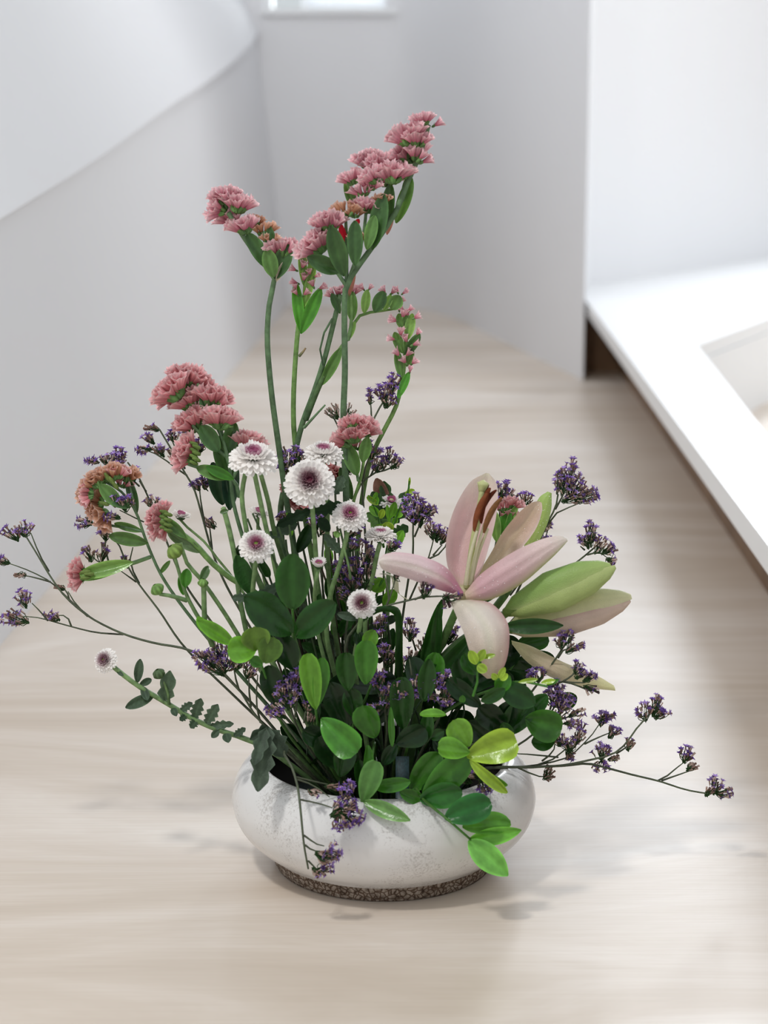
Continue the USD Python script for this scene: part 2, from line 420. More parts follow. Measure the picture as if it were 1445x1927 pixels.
bb = bowl.part("body", (v, f), "glaze", col=np.stack([mk, mk, mk], 1))
ft = spline(np.c_[np.array([(0.0, 0.0), (0.084, 0.0), (0.0885, 0.0008), (0.0900, 0.0035), (0.0918, 0.0080), (0.0932, 0.0132)]), np.zeros(6)], 24)[:, :2]
bowl.part("foot_ring", revolve(ft, 128), "bare_clay", label="bare brown crackled foot of the bowl")
inn = spline(np.c_[np.array([(0.0958, 0.0846), (0.102, 0.078), (0.112, 0.066), (0.114, 0.053), (0.104, 0.032), (0.088, 0.018), (0.04, 0.0145), (0.0, 0.014)]), np.zeros(8)], 30)[:, :2]
bowl.part("inner_wall", revolve(inn, 96), "dark_clay", label="dark inside of the bowl")

FOAM_Z = 0.058
fp = np.array([(0, .0145), (.070, .0145), (.082, .022), (.080, .050), (.074, FOAM_Z - .001), (.066, FOAM_Z), (0, FOAM_Z)])
foam = revolve(fp, 48)
foam = (foam[0] + np.c_[(meshkit.fbm(foam[0] * 120, 2) - .5) * .003] * np.array([1, 1, 0.3]), foam[1])
p = Thing("floral_foam", "near-black wet floral foam filling the inside of the bowl", "floral foam", (0, 0, 0.0145))
p.part("block", foam, "foam", smooth=40)
tp = Thing("tape_strip", "dark teal floral tape standing at the front rim inside the bowl", "tape", P(757, 1500, -0.083))
tps = [P(757, 1424, -0.070), P(757, 1462, -0.078), P(757, 1490, -0.083), P(757, 1502, -0.086)]
c = spline(tps, 14)
w = np.array([0.0052, 0, 0]); th = np.array([0, -0.0012, 0])
v = np.stack([c - w, c - w * .55 + th * 1.2, c + th * .8, c + w * .55 + th * 1.2, c + w, c + w - th, c - w - th], 1).reshape(-1, 3)
tp.part("band", (v, grid_faces(14, 7, True)), "tape", smooth=40)

# ---------------------------------------------------------------- plant builders


def pl(pts, Ya, Yb=None):
    """Places along a pixel path: each (x, y) or (x, y, Y); where Y is left out it runs evenly from Ya to Yb."""
    n = len(pts); Yb = Ya if Yb is None else Yb
    return [P(p[0], p[1], p[2] if len(p) > 2 else Ya + (Yb - Ya) * k / max(n - 1, 1)) for k, p in enumerate(pts)]


def root(x, Y=0.0, z=0.05):
    """Where a stem stands in the foam."""
    r = np.array([0, Y, z]); d = (r - CAM) @ FWD
    r[0] = (x - IW / 2) / FPX * d
    r[0] *= 0.65; r[1] = max(r[1], -0.03)
    q = math.hypot(r[0], r[1])
    if q > 0.062: r[:2] *= 0.062 / q
    return r


def paint(v, colour, vary=0.0):
    c = np.tile(np.asarray(colour, float), (len(v), 1))
    return c * (1 + vary * (rng.random((len(v), 1)) - .5)) if vary else c


def stem_col(mesh, a, b, ribs=6):
    """Runs from colour a at the start to b at the end of one tube."""
    n = len(mesh[0])
    t = np.linspace(0, 1, n)[:, None]
    return (mesh[0], mesh[1], np.asarray(a) * (1 - t) + np.asarray(b) * t)


def blade(Lp, Rp, Y0, Y1, bulge, colf, nu=18, nv=9, Ym=None, tipw=None):
    """A petal between two edges given as pixel paths; its middle stands bulge metres behind (+) or before (-) the edges."""
    k = len(Lp)
    Ys = np.linspace(Y0, Y1, k) if Ym is None else np.interp(np.linspace(0, 1, k), [0, .5, 1], [Y0, Ym, Y1])
    L = spline([P(p[0], p[1], y) for p, y in zip(Lp, Ys)], nu)
    Yr = np.linspace(Y0, Y1, len(Rp)) if Ym is None else np.interp(np.linspace(0, 1, len(Rp)), [0, .5, 1], [Y0, Ym, Y1])
    R = spline([P(p[0], p[1], y) for p, y in zip(Rp, Yr)], nu)
    s = np.linspace(-1, 1, nv)
    w = (s[None, :, None] + 1) / 2
    v = L[:, None] * (1 - w) + R[:, None] * w
    t = np.linspace(0, 1, nu)
    wid = np.linalg.norm(R - L, axis=1)
    prof = (1 - s ** 2)[None] * (wid / wid.max())[:, None] * bulge
    mid = -0.18 * bulge * np.exp(-(s / .18) ** 2)[None] * np.sin(np.pi * t)[:, None]      # the midrib
    ruf = 0.0012 * np.sin(t * 17 + s[:, None] * 2).T * (np.abs(s) ** 3)[None] * np.sin(np.pi * t)[:, None]
    away = ray(IW / 2, 1000)
    v = v + (prof + mid + ruf)[..., None] * away / away[1]
    T, Sg = np.meshgrid(t, s, indexing="ij")
    c = colf(T.ravel(), Sg.ravel())
    return v.reshape(-1, 3), grid_faces(nu, nv), c


def leaf(base, tip, w_px, col, roll=0.0, curl=0.1, fold=0.36, acute=0.62, nu=13, nv=7, lobes=0, wave=0.03, vein=1.45, rim=1.6):
    """A leaf from base to tip (places), w_px wide as seen, turned by roll about its own length, its tip curling back."""
    b, t_ = np.asarray(base, float), np.asarray(tip, float)
    ax_ = t_ - b; L = np.linalg.norm(ax_); ax_ = ax_ / L
    N = unit(CAM - (b + t_) / 2); N = unit(N - ax_ * (N @ ax_))
    S_ = np.cross(ax_, N)
    N2 = N * math.cos(roll) + S_ * math.sin(roll); S2 = np.cross(ax_, N2)
    W = 0.94 * w_px * PX / 2 / max(math.cos(roll), 0.35)
    if lobes: nu = 6 * lobes + 1
    t = np.linspace(0, 1, nu); s = np.linspace(-1, 1, nv)
    prof = (t + 0.012) ** 0.72 * (1.012 - t) ** acute
    prof = prof / prof.max()
    if lobes:
        ph = (t * lobes) % 1.0
        prof = prof * (0.62 + 0.42 * np.where(ph < .66, ph / .66, (1 - ph) / .34) ** 1.0) + 0.02
    ph0 = rnd.random() * 6
    bend = -curl * L * (t ** 1.8)
    bend = bend - bend[-1] * t
    Tt, Ss = np.meshgrid(t, s, indexing="ij")
    up = fold * np.abs(Ss) * prof[:, None] * W + wave * W * 2 * np.sin(Tt * 9 + ph0 + Ss) * np.abs(Ss) ** 2 - 0.10 * W * np.exp(-(Ss / .15) ** 2) + bend[:, None]
    shift = (-0.10 * L * np.abs(Ss) ** 1.5 * (prof[:, None] if lobes else 0))
    v = b + (Tt * L + shift)[..., None] * ax_ + (Ss * prof[:, None] * W)[..., None] * S2 + up[..., None] * N2
    k = 1 + (vein - 1) * np.exp(-(Ss / .10) ** 2) * (1 - Tt * .5)
    k = k + 0.04 * np.sin((Tt * 1.0 - np.abs(Ss) * .22) * 40) * (np.abs(Ss) > .1) * (np.abs(Ss) < .95)
    k = np.where(np.abs(Ss) > .97, k * rim, k)
    c = np.asarray(col)[None] * k.reshape(-1, 1)
    return v.reshape(-1, 3), grid_faces(nu, nv), np.clip(c, 0, 1)


def basis(d, spin=0.0):
    d = unit(d); a = unit(np.cross(d, [0.31, 0.2, 0.9])); b = np.cross(d, a)
    return a * math.cos(spin) + b * math.sin(spin), b * math.cos(spin) - a * math.sin(spin), d


def funnel(base, d, length, mouth, pale, deep, pleats=9):
    """One papery statice floret: a pleated funnel with a ragged rim."""
    a, b, d = basis(d, rnd.random() * 6)
    nt, na = 6, pleats * 2
    t = np.linspace(0, 1, nt); th = np.arange(na) * 2 * np.pi / na
    zig = np.where(np.arange(na) % 2, 1.0, -1.0)
    r = mouth * (0.24 + 0.60 * t ** .9 + 0.18 * t ** 5)
    rr = r[:, None] * (1 + 0.10 * zig[None] * t[:, None]) * (1 + 0.18 * np.sin(th * 2 + rnd.random() * 6))[None]
    hh = length * (t[:, None] + (0.045 * zig[None] + 0.06 * rng.standard_normal(na)[None]) * t[:, None] ** 3)
    v = base + rr[..., None] * (np.cos(th)[None, :, None] * a + np.sin(th)[None, :, None] * b) + hh[..., None] * d
    k = t[:, None, None] ** 1.3
    c = np.asarray(deep) * (1 - k) + np.asarray(pale) * k
    c = np.broadcast_to(c, (nt, na, 3)) * (1 + 0.26 * zig[None, :, None] * k)
    c = np.array(c)
    c[-1] = c[-1] * 0.55 + 0.45 * np.array([.90, .76, .74])
    f = grid_faces(nt, na, True)
    return v.reshape(-1, 3), f, np.clip(c.reshape(-1, 3), 0, 1)


def cone(base, d, length, r0, r1, sides=6, bow=0.0):
    a, b, d = basis(d)
    th = np.arange(sides) * 2 * np.pi / sides
    prof = [(0, r0 * .5), (.3, r0), (.75, (r0 + r1) / 2), (1, r1)]
    v = np.array([base + d * length * z + r * (math.cos(x) * a + math.sin(x) * b) for z, r in prof for x in th] + [base + d * length * 1.02])
    f = grid_faces(4, sides, True); k = np.arange(sides)
    return v, np.vstack([f, np.stack([3 * sides + k, 3 * sides + (k + 1) % sides, np.full(sides, 4 * sides)], 1)])


def img(dx, dy, dz=0.0):
    """A direction: dx to the right and dy up in the picture, dz towards the viewer."""
    return unit(dx * RGT + dy * UPV - dz * FWD)


PINK = (lin(240, 198, 204), lin(196, 104, 126))
ROSE = (lin(240, 188, 190), lin(204, 112, 120))
RUST = (lin(226, 178, 148), lin(158, 98, 64))
GREEN = lin(88, 124, 66); DGREEN = lin(58, 88, 50); LGREEN = lin(120, 158, 84); STEMG = lin(80, 110, 66)


def statice_cluster(T, x, y, r, dx, dy, Y, tone, n=None, dz=0.35):
    """A comb of papery florets in a green calyx, about r pixels across its radius, facing (dx, dy)."""
    c = P(x, y, Y); R = r * PX
    d = img(dx, dy, dz)
    side = unit(np.cross(d, -FWD))
    n = max(1, int(round(r / 3.6))) if not n else n if n < 3 else int(n * 1.35 + .5)
    base = c - d * R * 0.75
    green = []
    spots = []
    for k in range(n):
        u = (k / max(n - 1, 1) - .5) * 2 if n > 1 else 0
        dd = unit(d + side * u * 0.85 + FWD * rnd.uniform(-.5, .35) + unit(np.cross(d, side)) * rnd.uniform(-.3, .3))
        b0 = base + side * u * R * 0.42 + FWD * rnd.uniform(-.25, .25) * R
        spots.append((b0, dd, u))
        g = cone(b0 - dd * R * .25, dd, R * .75, R * .20, R * .12)
        green.append((g[0], g[1], paint(g[0], GREEN * rnd.uniform(.8, 1.15))))
        for q in range(3):
            e = unit(dd + 0.7 * unit(rng.standard_normal(3)))
            h = cone(b0, e, R * .55, R * .05, R * .006, 4)
            green.append((h[0], h[1], paint(h[0], LGREEN * .9)))
    v, f, col = join(green)
    path = T.part("flower_cluster", (v, f), "stem", col=col)
    for b0, dd, u in spots:
        v, f, col = funnel(b0 + dd * R * .25, dd, R * rnd.uniform(1.0, 1.25), R * (rnd.uniform(.44, .58) if n > 2 else .66), tone[0] * rnd.uniform(.9, 1.08), tone[1], 8)
        T.part("floret", (v, f), "papery", path, col=col)
    return path


def petal(base, out, up, L, W, c0, c1, spoon=0.25, nu=5, nv=3, dip=0.0):
    """A small spoon-shaped ray petal from base along out; up is its upper side."""
    t = np.linspace(0, 1, nu); s = np.linspace(-1, 1, nv)
    side = unit(np.cross(out, up))
    prof = np.array([0.40, 0.74, 0.98, 1.0, 0.62]) if nu == 5 else np.sin(np.pi * np.clip(t * .8 + .12, 0, 1))
    lift = spoon * W * (s ** 2)[None] * np.ones((nu, 1)) + (dip * L * t ** 2)[:, None]
    v = base + (t * L)[:, None, None] * out + (prof[:, None] * s[None] * W)[..., None] * side + lift[..., None] * up
    c = np.asarray(c0) * (1 - t[:, None, None]) + np.asarray(c1) * t[:, None, None] + np.zeros((nu, nv, 1))
    return v.reshape(-1, 3), grid_faces(nu, nv), c.reshape(-1, 3)


WHITE = lin(252, 249, 246); MAGENTA = lin(188, 58, 132); DEEP = lin(112, 34, 62)


def mum_head(T, x, y, R_px, normal, Y, eye=GREEN, inner=0.42, tint=MAGENTA, dome=0.30, open_=1.0, label=None, nrow=None):
    """A button chrysanthemum: green cup, rows of single white petals, a crowd of small inner petals, the eye."""
    c = P(x, y, Y); R = R_px * PX; n = unit(normal)
    a, b, n = basis(n, rnd.random() * 6)
    cup = revolve([(0, -.34), (.16, -.33), (.34, -.24), (.46, -.10), (.48, 0.0), (.40, .06), (0, .08)], 20)
    v = c + R * (cup[0][:, :1] * a + cup[0][:, 1:2] * b + cup[0][:, 2:3] * n)
    head = T.part("flower_head", (v, cup[1]), "dull_leaf", col=paint(v, DGREEN * 1.15, .3), label=label)
    big = R_px >= 24
    rows = [(24, .40, .62, -8, .00), (24, .37, .60, 4, .035), (22, .33, .55, 16, .07), (20, .28, .50, 29, .10), (18, .24, .42, 42, .13), (15, .19, .34, 54, .15), (12, .14, .28, 64, .17)]
    if not big: R *= 1.08; rows = [(18, .40, .60, 0, .0), (18, .34, .52, 16, .05), (16, .26, .42, 34, .09), (12, .19, .34, 52, .12)]
    stuff = []
    nrows = len(rows)
    for k, (m, r0, L, el, h) in enumerate(rows):
        el = math.radians(el * open_ + (1 - open_) * 55)
        ins = max(0.0, (k / (nrows - 1) - (1 - inner) * .9) / max(inner, .05))
        for q in range(m):
            th = 2 * math.pi * (q + .5 * (k % 2) + rnd.uniform(-.18, .18)) / m
            rad = math.cos(th) * a + math.sin(th) * b
            e = el + rnd.uniform(-.12, .12)
            out = rad * math.cos(e) + n * math.sin(e); up = n * math.cos(e) - rad * math.sin(e)
            LL = R * L * rnd.uniform(.88, 1.06)
            c1 = WHITE * (1 - min(ins, 1) * .75) + np.asarray(tint) * min(ins, 1) * .75
            c0 = WHITE * (1 - min(1, ins * 1.6)) + np.asarray(tint) * min(1, ins * 1.6)
            pm = petal(c + rad * R * r0 * (1 if k else .96) + n * R * h * (dome / .3), out, up, LL, R * .112 * rnd.uniform(.9, 1.1), c0, c1, .35 + .1 * k, dip=(-.10 if k < 3 else .16))
            if big and k < 4:
                T.part("petal", pm[:2], "petal", head, col=pm[2])
            else:
                stuff.append(pm)
    v, f, col = join(stuff)
    T.part("inner_petals", (v, f), "petal", head, col=col, kind="stuff", label="short magenta-tinged inner petals")
    e = trimesh.creation.icosphere(2, 1.0)
    ev = np.array(e.vertices); ev = ev * (1 + .12 * meshkit.noise(ev * 9, 3)[:, None])
    hz = .16 + (.06 if eye is not GREEN else .07)
    v = c + R * (ev[:, :1] * .17 * a + ev[:, 1:2] * .17 * b + (ev[:, 2:3] * .09 + hz) * n)
    T.part("eye", (v, np.array(e.faces)), "dull_leaf", head, col=paint(v, eye, .5))
    return head


STAR = None


def stars(places, dirs, size, cols):
    """Tiny five-lobed florets."""
    th = np.arange(10) * np.pi / 5
    r = np.where(np.arange(10) % 2 == 0, 1.0, .42); z = np.where(np.arange(10) % 2 == 0, .35, .2)
    t0 = np.vstack([[0, 0, -.25], np.stack([r * np.cos(th), r * np.sin(th), z], 1)])
    k = np.arange(10)
    f0 = np.stack([np.zeros(10, int), k + 1, (k + 1) % 10 + 1], 1)
    vs, fs, cs = [], [], []
    for i, (p, d, c) in enumerate(zip(places, dirs, cols)):
        a, b, d = basis(d, rnd.random() * 6); s = size * rnd.uniform(.75, 1.2)
        vs.append(p + s * (t0[:, :1] * a + t0[:, 1:2] * b + t0[:, 2:3] * d)); fs.append(f0 + 11 * i)
        cs.append(np.vstack([c * .6, np.tile(c, (10, 1))]))
    return np.vstack(vs), np.vstack(fs), np.vstack(cs)


PURPLE = lin(166, 138, 204); VIOLET = lin(128, 94, 178); TAN = lin(206, 182, 170); BROWN = lin(146, 120, 108)


def spray_cluster(T, x, y, rx, ry, dx, dy, Y, n=None, purple=0.6, tone=BROWN, ang=None):
    """A tuft of sea lavender: short spikelets fan out from a point and end in papery calyces, some with a purple floret."""
    n = n or int(np.clip(rx * ry * .13, 16, 150))
    d = np.array([dx, dy], float); d /= np.hypot(*d)
    reach = abs(d[0]) * rx + abs(d[1]) * ry
    ax0 = np.array([x, y]) - np.array([d[0], -d[1]]) * reach
    A = P(ax0[0], ax0[1], Y)
    wood_, ends, dirs, cols = [], [], [], []
    ca = math.atan2(d[1], d[0])
    for k in range(n):
        r = math.sqrt(rnd.random()); th = rnd.random() * 2 * math.pi
        px, py = x + rx * r * math.cos(th), y + ry * r * math.sin(th)
        E = P(px, py, Y + rnd.uniform(-1, 1) * .5 * (rx + ry) / 2 * PX)
        mid = A * .45 + E * .55 + rng.standard_normal(3) * .0012
        dd = unit(unit(E - A) + img(d[0], d[1], .5) * .7 + rng.standard_normal(3) * .25)
        if k % 2 == 0 or n < 25:
            t = tube([A + rng.standard_normal(3) * .0006, mid, E], .00042, .0003, 5, 3)
            wood_.append((t[0], t[1], paint(t[0], DGREEN * .9)))
        s = rnd.uniform(.8, 1.25)
        g = cone(E - dd * .0020, dd, .0042 * s, .00055 * s, .0008 * s, 4)
        wood_.append((g[0], g[1], paint(g[0], (tone if rnd.random() < .6 else TAN) * rnd.uniform(.7, 1.25))))
        if rnd.random() < purple * 1.05:
            ends.append(E + dd * .0024 * s); dirs.append(dd); cols.append((PURPLE if rnd.random() < .5 else VIOLET) * rnd.uniform(.8, 1.3))
    v, f, c = join(wood_)
    path = T.part("flower_tuft", (v, f), "tiny", col=c)
    if ends:
        v, f, c = stars(ends, dirs, .0029, cols)
        T.part("floret", (v, f), "tiny", path, col=c, kind="stuff", label="tiny purple florets")
    return A


def lerp_paths(T, paths, name="stem", mat="stem"):
    """paths: (places, r0, r1, colour0, colour1) joined into one stem."""
    out = []
    for pts, r0, r1, c0, c1 in paths:
        out.append(stem_col(tube(pts, r0, r1, sides=8 if r0 > .0012 else 6, ribs=.10 if r0 > .0012 else 0), c0, c1))
    v, f, c = join(out)
    return T.part(name, (v, f), mat, col=c)


def bud_green(T, x, y, r, d, Y, col=LGREEN, name="bud"):
    c = P(x, y, Y); R = r * PX; a, b, d = basis(d)
    nt, na = 9, 16
    t = np.linspace(0, 1, nt); th = np.arange(na) * 2 * np.pi / na
    rad = R * np.sin(np.pi * (t * .93 + .04)) ** .6
    rr = rad[:, None] * (1 + .10 * np.cos(th * 8)[None] * np.sin(np.pi * t)[:, None])
    v = c + ((t - .5) * 1.7 * R)[:, None, None] * d + rr[..., None] * (np.cos(th)[None, :, None] * a + np.sin(th)[None, :, None] * b)
    k = 1 + .35 * np.cos(th * 8)[None, :, None] * np.sin(np.pi * t)[:, None, None]
    v = v.reshape(-1, 3); c_ = (np.asarray(col) * k).reshape(-1, 3)
    T.part(name, (v, grid_faces(nt, na, True)), "dull_leaf", col=np.clip(c_, 0, 1))

# ---------------------------------------------------------------- the flowers


def stems(T, main, twigs=(), rt=None):
    """main: (pixel path from tip to foot, Y tip, Y foot, radius px tip, foot, colour tip, colour foot); it ends at the thing's base. twigs alike, without the base."""
    pts, Ya, Yb, ra, rb, ca, cb = main
    paths = [(pl(pts, Ya, Yb) + [T.o], ra * PX, rb * PX, ca, cb)]
    for pts, Ya, Yb, ra, rb, ca, cb in twigs:
        paths.append((pl(pts, Ya, Yb), ra * PX, rb * PX, ca, cb))
    return lerp_paths(T, paths)


def leaves(T, rows, mat="leaf"):
    """rows: base (x, y), tip (x, y), width px, colour, Y base, Y tip, and keywords."""
    for r in rows:
        k = dict(r[6]) if len(r) > 6 else {}
        v, f, c = leaf(P(*r[0], r[4]), P(*r[1], r[5]), r[2], np.asarray(r[3]) * rnd.uniform(.9, 1.1), **k)
        T.part("leaf", (v, f), mat, col=c)


LD, LM, LB, LY = lin(32, 70, 24), lin(62, 116, 38), lin(100, 154, 50), lin(150, 182, 60)
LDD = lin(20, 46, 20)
GREY_LEAF = lin(70, 88, 70)
ST1, ST2 = lin(96, 126, 88), lin(50, 74, 48)
WIRE, WIRE2 = lin(88, 98, 76), lin(58, 62, 46)
G_ST, G_MUM, G_CAS, G_LEAF = "pink statice stems in the bowl", "white chrysanthemums in the bowl", "purple sea lavender sprays in the bowl", "glossy leaf sprigs in the bowl"

# --- statice
T = Thing("statice", "tallest pink statice stem, its flower head sweeping up to the right at the top", "statice", root(668, .01), G_ST)
Y = .01
stems(T, ([(806, 235), (790, 290), (768, 340), (745, 398), (705, 458), (668, 510), (650, 545), (648, 610), (649, 700), (646, 790), (650, 900), (655, 1050), (662, 1250)], Y, .01, 5, 8, ST1, ST2),
      [([(592, 478), (622, 497), (650, 535)], Y, Y, 3, 4, ST1, ST1), ([(650, 400), (652, 460), (652, 530)], Y, Y, 3, 4, ST1, ST2), ([(690, 385), (682, 450), (655, 530)], Y - .005, Y, 3, 4, ST1, ST1)])
for x, y, r, dx, dy, n in [(795, 222, 15, -.2, 1, 3), (813, 226, 13, .35, 1, 2), (764, 250, 24, -.35, 1, 6), (787, 258, 19, .1, 1, 4), (772, 284, 25, -.3, 1, 6), (752, 287, 19, -.7, .8, 4),
                           (790, 290, 17, .4, .8, 3), (690, 297, 20, -.2, 1, 5), (715, 305, 24, -.1, 1, 6), (740, 322, 23, 0, 1, 6), (703, 326, 20, -.4, .9, 4), (728, 335, 17, .1, 1, 3), (757, 318, 18, .2, 1, 4),
                           (660, 331, 17, -.4, 1, 4), (681, 355, 16, -.3, 1, 3), (690, 383, 18, .1, .9, 4), (698, 345, 14, .1, 1, 3)]:
    statice_cluster(T, x, y, r, dx, dy, Y + rnd.uniform(-.012, .012), PINK, n)
for x, y, r, dx, dy, n in [(617, 414, 23, -.1, 1, 6), (590, 456, 26, -.7, .8, 7), (604, 412, 12, -.6, .8, 2)]:
    statice_cluster(T, x, y, r, dx, dy, Y - .01, PINK, n)
for x, y, r in [(652, 390, 18), (668, 398, 12), (672, 445, 12), (720, 372, 12)]:
    statice_cluster(T, x, y, r, 0, 1, Y - .008, RUST, 3)
leaves(T, [((745, 420), (775, 335), 26, GREEN, .02, .01, dict(fold=.4)), ((700, 470), (722, 365), 34, DGREEN * 1.2, 0, 0, dict(fold=.4)), ((668, 500), (668, 415), 30, DGREEN * 1.25, -.005, -.005, dict(fold=.4)),
           ((648, 520), (622, 425), 36, DGREEN * 1.2, 0, -.01, dict(fold=.35)), ((640, 512), (578, 483), 32, DGREEN * 1.1, .005, -.01, dict(fold=.35)), ((690, 470), (705, 405), 24, GREEN, -.004, -.004, {}),
           ((722, 440), (735, 345), 26, DGREEN * 1.2, .012, .012, {}), ((670, 400), (650, 340), 20, GREEN * .9, .01, .01, {}), ((700, 465), (712, 415), 18, DGREEN, 0, 0, {}), ((760, 380), (770, 330), 18, DGREEN * 1.2, .015, .015, {})])
for b_, t_, w in [((652, 470), (640, 420), 14), ((664, 482), (672, 458), 20), ((668, 425), (676, 412), 10)]:
    v, f, c = leaf(P(*b_, Y + .002), P(*t_, Y - .004), w, lin(206, 30, 52), vein=1.0, rim=1.0, fold=.1)
    T.part("red_petal", (v, f), "petal", col=c, label="bright red petal among the green bracts")
for b_, t_, w in [((728, 442), (738, 385), 16), ((655, 560), (668, 510), 10)]:
    v, f, c = leaf(P(*b_, Y + .014), P(*t_, Y + .014), w, lin(176, 118, 98), vein=1.0, rim=1.0, fold=.1)
    T.part("faded_leaf", (v, f), "petal", col=c, label="faded reddish bract")

T = Thing("statice", "tall pink statice stem whose head bends over to the upper left", "statice", root(640, .03), G_ST)
Y = .02
stems(T, ([(430, 400), (455, 440), (490, 490), (516, 520), (507, 570), (503, 640), (511, 740), (526, 850), (545, 980), (575, 1150), (600, 1300)], Y, .03, 5, 7, ST1, ST2),
      [([(533, 480), (528, 505), (518, 525)], Y, Y, 4, 5, ST1, ST1), ([(497, 435), (500, 475), (515, 518)], Y, Y, 3, 4, ST1, ST1)])
for x, y, r, dx, dy, n in [(423, 364, 21, -.15, 1, 6), (408, 388, 20, -.9, .5, 5), (450, 380, 21, .15, 1, 6), (431, 402, 20, -.5, .9, 5), (457, 422, 19, -.3, 1, 5), (436, 418, 13, -.7, .6, 3), (530, 463, 21, 0, 1, 6), (549, 464, 10, .4, .9, 2)]:
    statice_cluster(T, x, y, r, dx, dy, Y + rnd.uniform(-.01, .01), PINK, n)
for x, y, r in [(496, 428, 17), (480, 412, 13), (512, 475, 15), (508, 448, 12)]:
    statice_cluster(T, x, y, r, 0, 1, Y, RUST, 3)
leaves(T, [((512, 510), (465, 438), 30, DGREEN * 1.2, Y, Y, {}), ((514, 518), (507, 425), 24, DGREEN * 1.2, Y, Y, {}), ((517, 525), (544, 460), 34, DGREEN * 1.25, Y - .004, Y - .004, {}),
           ((515, 522), (502, 468), 30, GREEN, Y - .006, Y - .008, {}), ((520, 530), (535, 492), 12, lin(190, 178, 160), Y - .004, Y - .004, {})])

T = Thing("statice", "slim green statice spike with tiny pink buds, between the two tall pink heads", "statice", root(655, .045), G_ST)
Y = .03
stems(T, ([(570, 470), (575, 520), (572, 570), (562, 610), (555, 690), (552, 770), (556, 840), (575, 980), (600, 1120), (620, 1280)], Y, .045, 4.5, 7, LGREEN, ST2), [([(575, 655), (570, 662), (563, 670)], Y - .003, Y, 1.5, 3, lin(150, 120, 90), ST1)])
for x, y, r, dx, dy, n in [(560, 500, 11, -.4, 1, 2), (562, 524, 11, -.5, 1, 2), (566, 548, 11, .1, 1, 2), (598, 535, 11, .4, 1, 2), (590, 514, 9, .5, 1, 2), (582, 490, 8, .3, 1, 1), (560, 474, 8, -.2, 1, 1), (585, 470, 7, .3, 1, 1), (556, 540, 8, -.3, 1, 1)]:
    statice_cluster(T, x, y, r, dx, dy, Y - .004, PINK, n)
leaves(T, [((566, 625), (556, 530), 22, LM * 1.3, Y, Y, {}), ((566, 628), (604, 542), 26, LM * 1.3, Y - .004, Y - .004, {}), ((570, 580), (592, 500), 18, LGREEN, Y, Y, {}), ((573, 540), (566, 470), 16, LGREEN, Y, Y, {}), ((577, 530), (594, 480), 16, LGREEN, Y, Y, {}), ((572, 500), (577, 462), 12, LGREEN, Y, Y, {})])

T = Thing("statice", "dark diagonal statice stem behind the tallest one, with a side twig of pink buds", "statice", root(640, .05), G_ST)
Y = .025
stems(T, ([(641, 555), (632, 590), (612, 670), (590, 740), (568, 800), (548, 880), (528, 960), (540, 1080), (590, 1280)], Y, .05, 5, 8, ST1, ST2),
      [([(755, 572), (735, 583), (700, 587), (672, 598), (658, 630), (645, 650), (618, 690), (595, 740), (575, 790)], Y + .008, Y + .004, 2, 6, LGREEN, ST2), ([(660, 555), (662, 600), (655, 640)], Y, Y, 3, 4, LGREEN, ST1),
       ([(608, 688), (602, 660), (612, 620), (625, 600)], Y, Y, 1.5, 2, ST2, ST1), ([(612, 762), (595, 780), (572, 805)], Y, Y, 1.5, 3, ST1, ST1)])
for x, y, r, dx, dy, n in [(630, 549, 13, -.3, 1, 3), (659, 545, 14, 0, 1, 3), (689, 539, 9, 0, 1, 2), (731, 545, 11, .1, 1, 2), (754, 546, 9, .2, 1, 2), (757, 565, 8, .7, .6, 1)]:
    statice_cluster(T, x, y, r, dx, dy, Y + .004, PINK, n)
leaves(T, [((640, 590), (624, 552), 16, DGREEN * 1.3, Y, Y, {}), ((662, 605), (662, 548), 22, GREEN, Y, Y, {}), ((685, 590), (691, 545), 18, LGREEN, Y, Y, {}), ((705, 588), (722, 548), 26, DGREEN * 1.3, Y, Y, {}), ((722, 584), (736, 555), 16, LGREEN, Y, Y, {}), ((737, 583), (752, 556), 28, GREEN, Y, Y, {}), ((655, 640), (668, 605), 12, LGREEN, Y, Y, {}), ((605, 725), (642, 655), 22, lin(84, 120, 60), Y + .004, Y + .004, {})])

T = Thing("statice", "statice spike of pale pink buds curving up on the right of the tall stems", "statice", root(690, .045), G_ST)
Y = .03
stems(T, ([(765, 585), (764, 640), (760, 690), (755, 725), (745, 765), (725, 805), (705, 845), (688, 900), (675, 1000), (672, 1150)], Y, .045, 4, 6.5, LGREEN, ST2))
for x, y, r, dx, dy, n in [(748, 594, 12, -.5, .9, 2), (776, 590, 11, .4, 1, 2), (744, 629, 12, -.6, .8, 2), (774, 640, 12, .5, 1, 2), (787, 625, 9, .6, .8, 1), (758, 662, 12, 0, 1, 2), (770, 677, 11, .1, 1, 2), (750, 580, 8, -.2, 1, 1), (764, 580, 9, 0, 1, 2), (772, 695, 9, .2, 1, 1)]:
    statice_cluster(T, x, y, r, dx, dy, Y - .004, PINK, n)
leaves(T, [((758, 665), (742, 625), 20, GREEN, Y, Y, {}), ((762, 670), (790, 628), 20, DGREEN * 1.3, Y, Y, {}), ((757, 715), (746, 658), 18, GREEN, Y, Y, {}), ((760, 620), (750, 590), 20, GREEN, Y, Y, {}), ((766, 640), (776, 590), 20, LGREEN, Y, Y, {}), ((748, 750), (770, 700), 16, LM * 1.3, Y - .003, Y, {}), ((765, 690), (776, 655), 16, GREEN, Y, Y, {})])

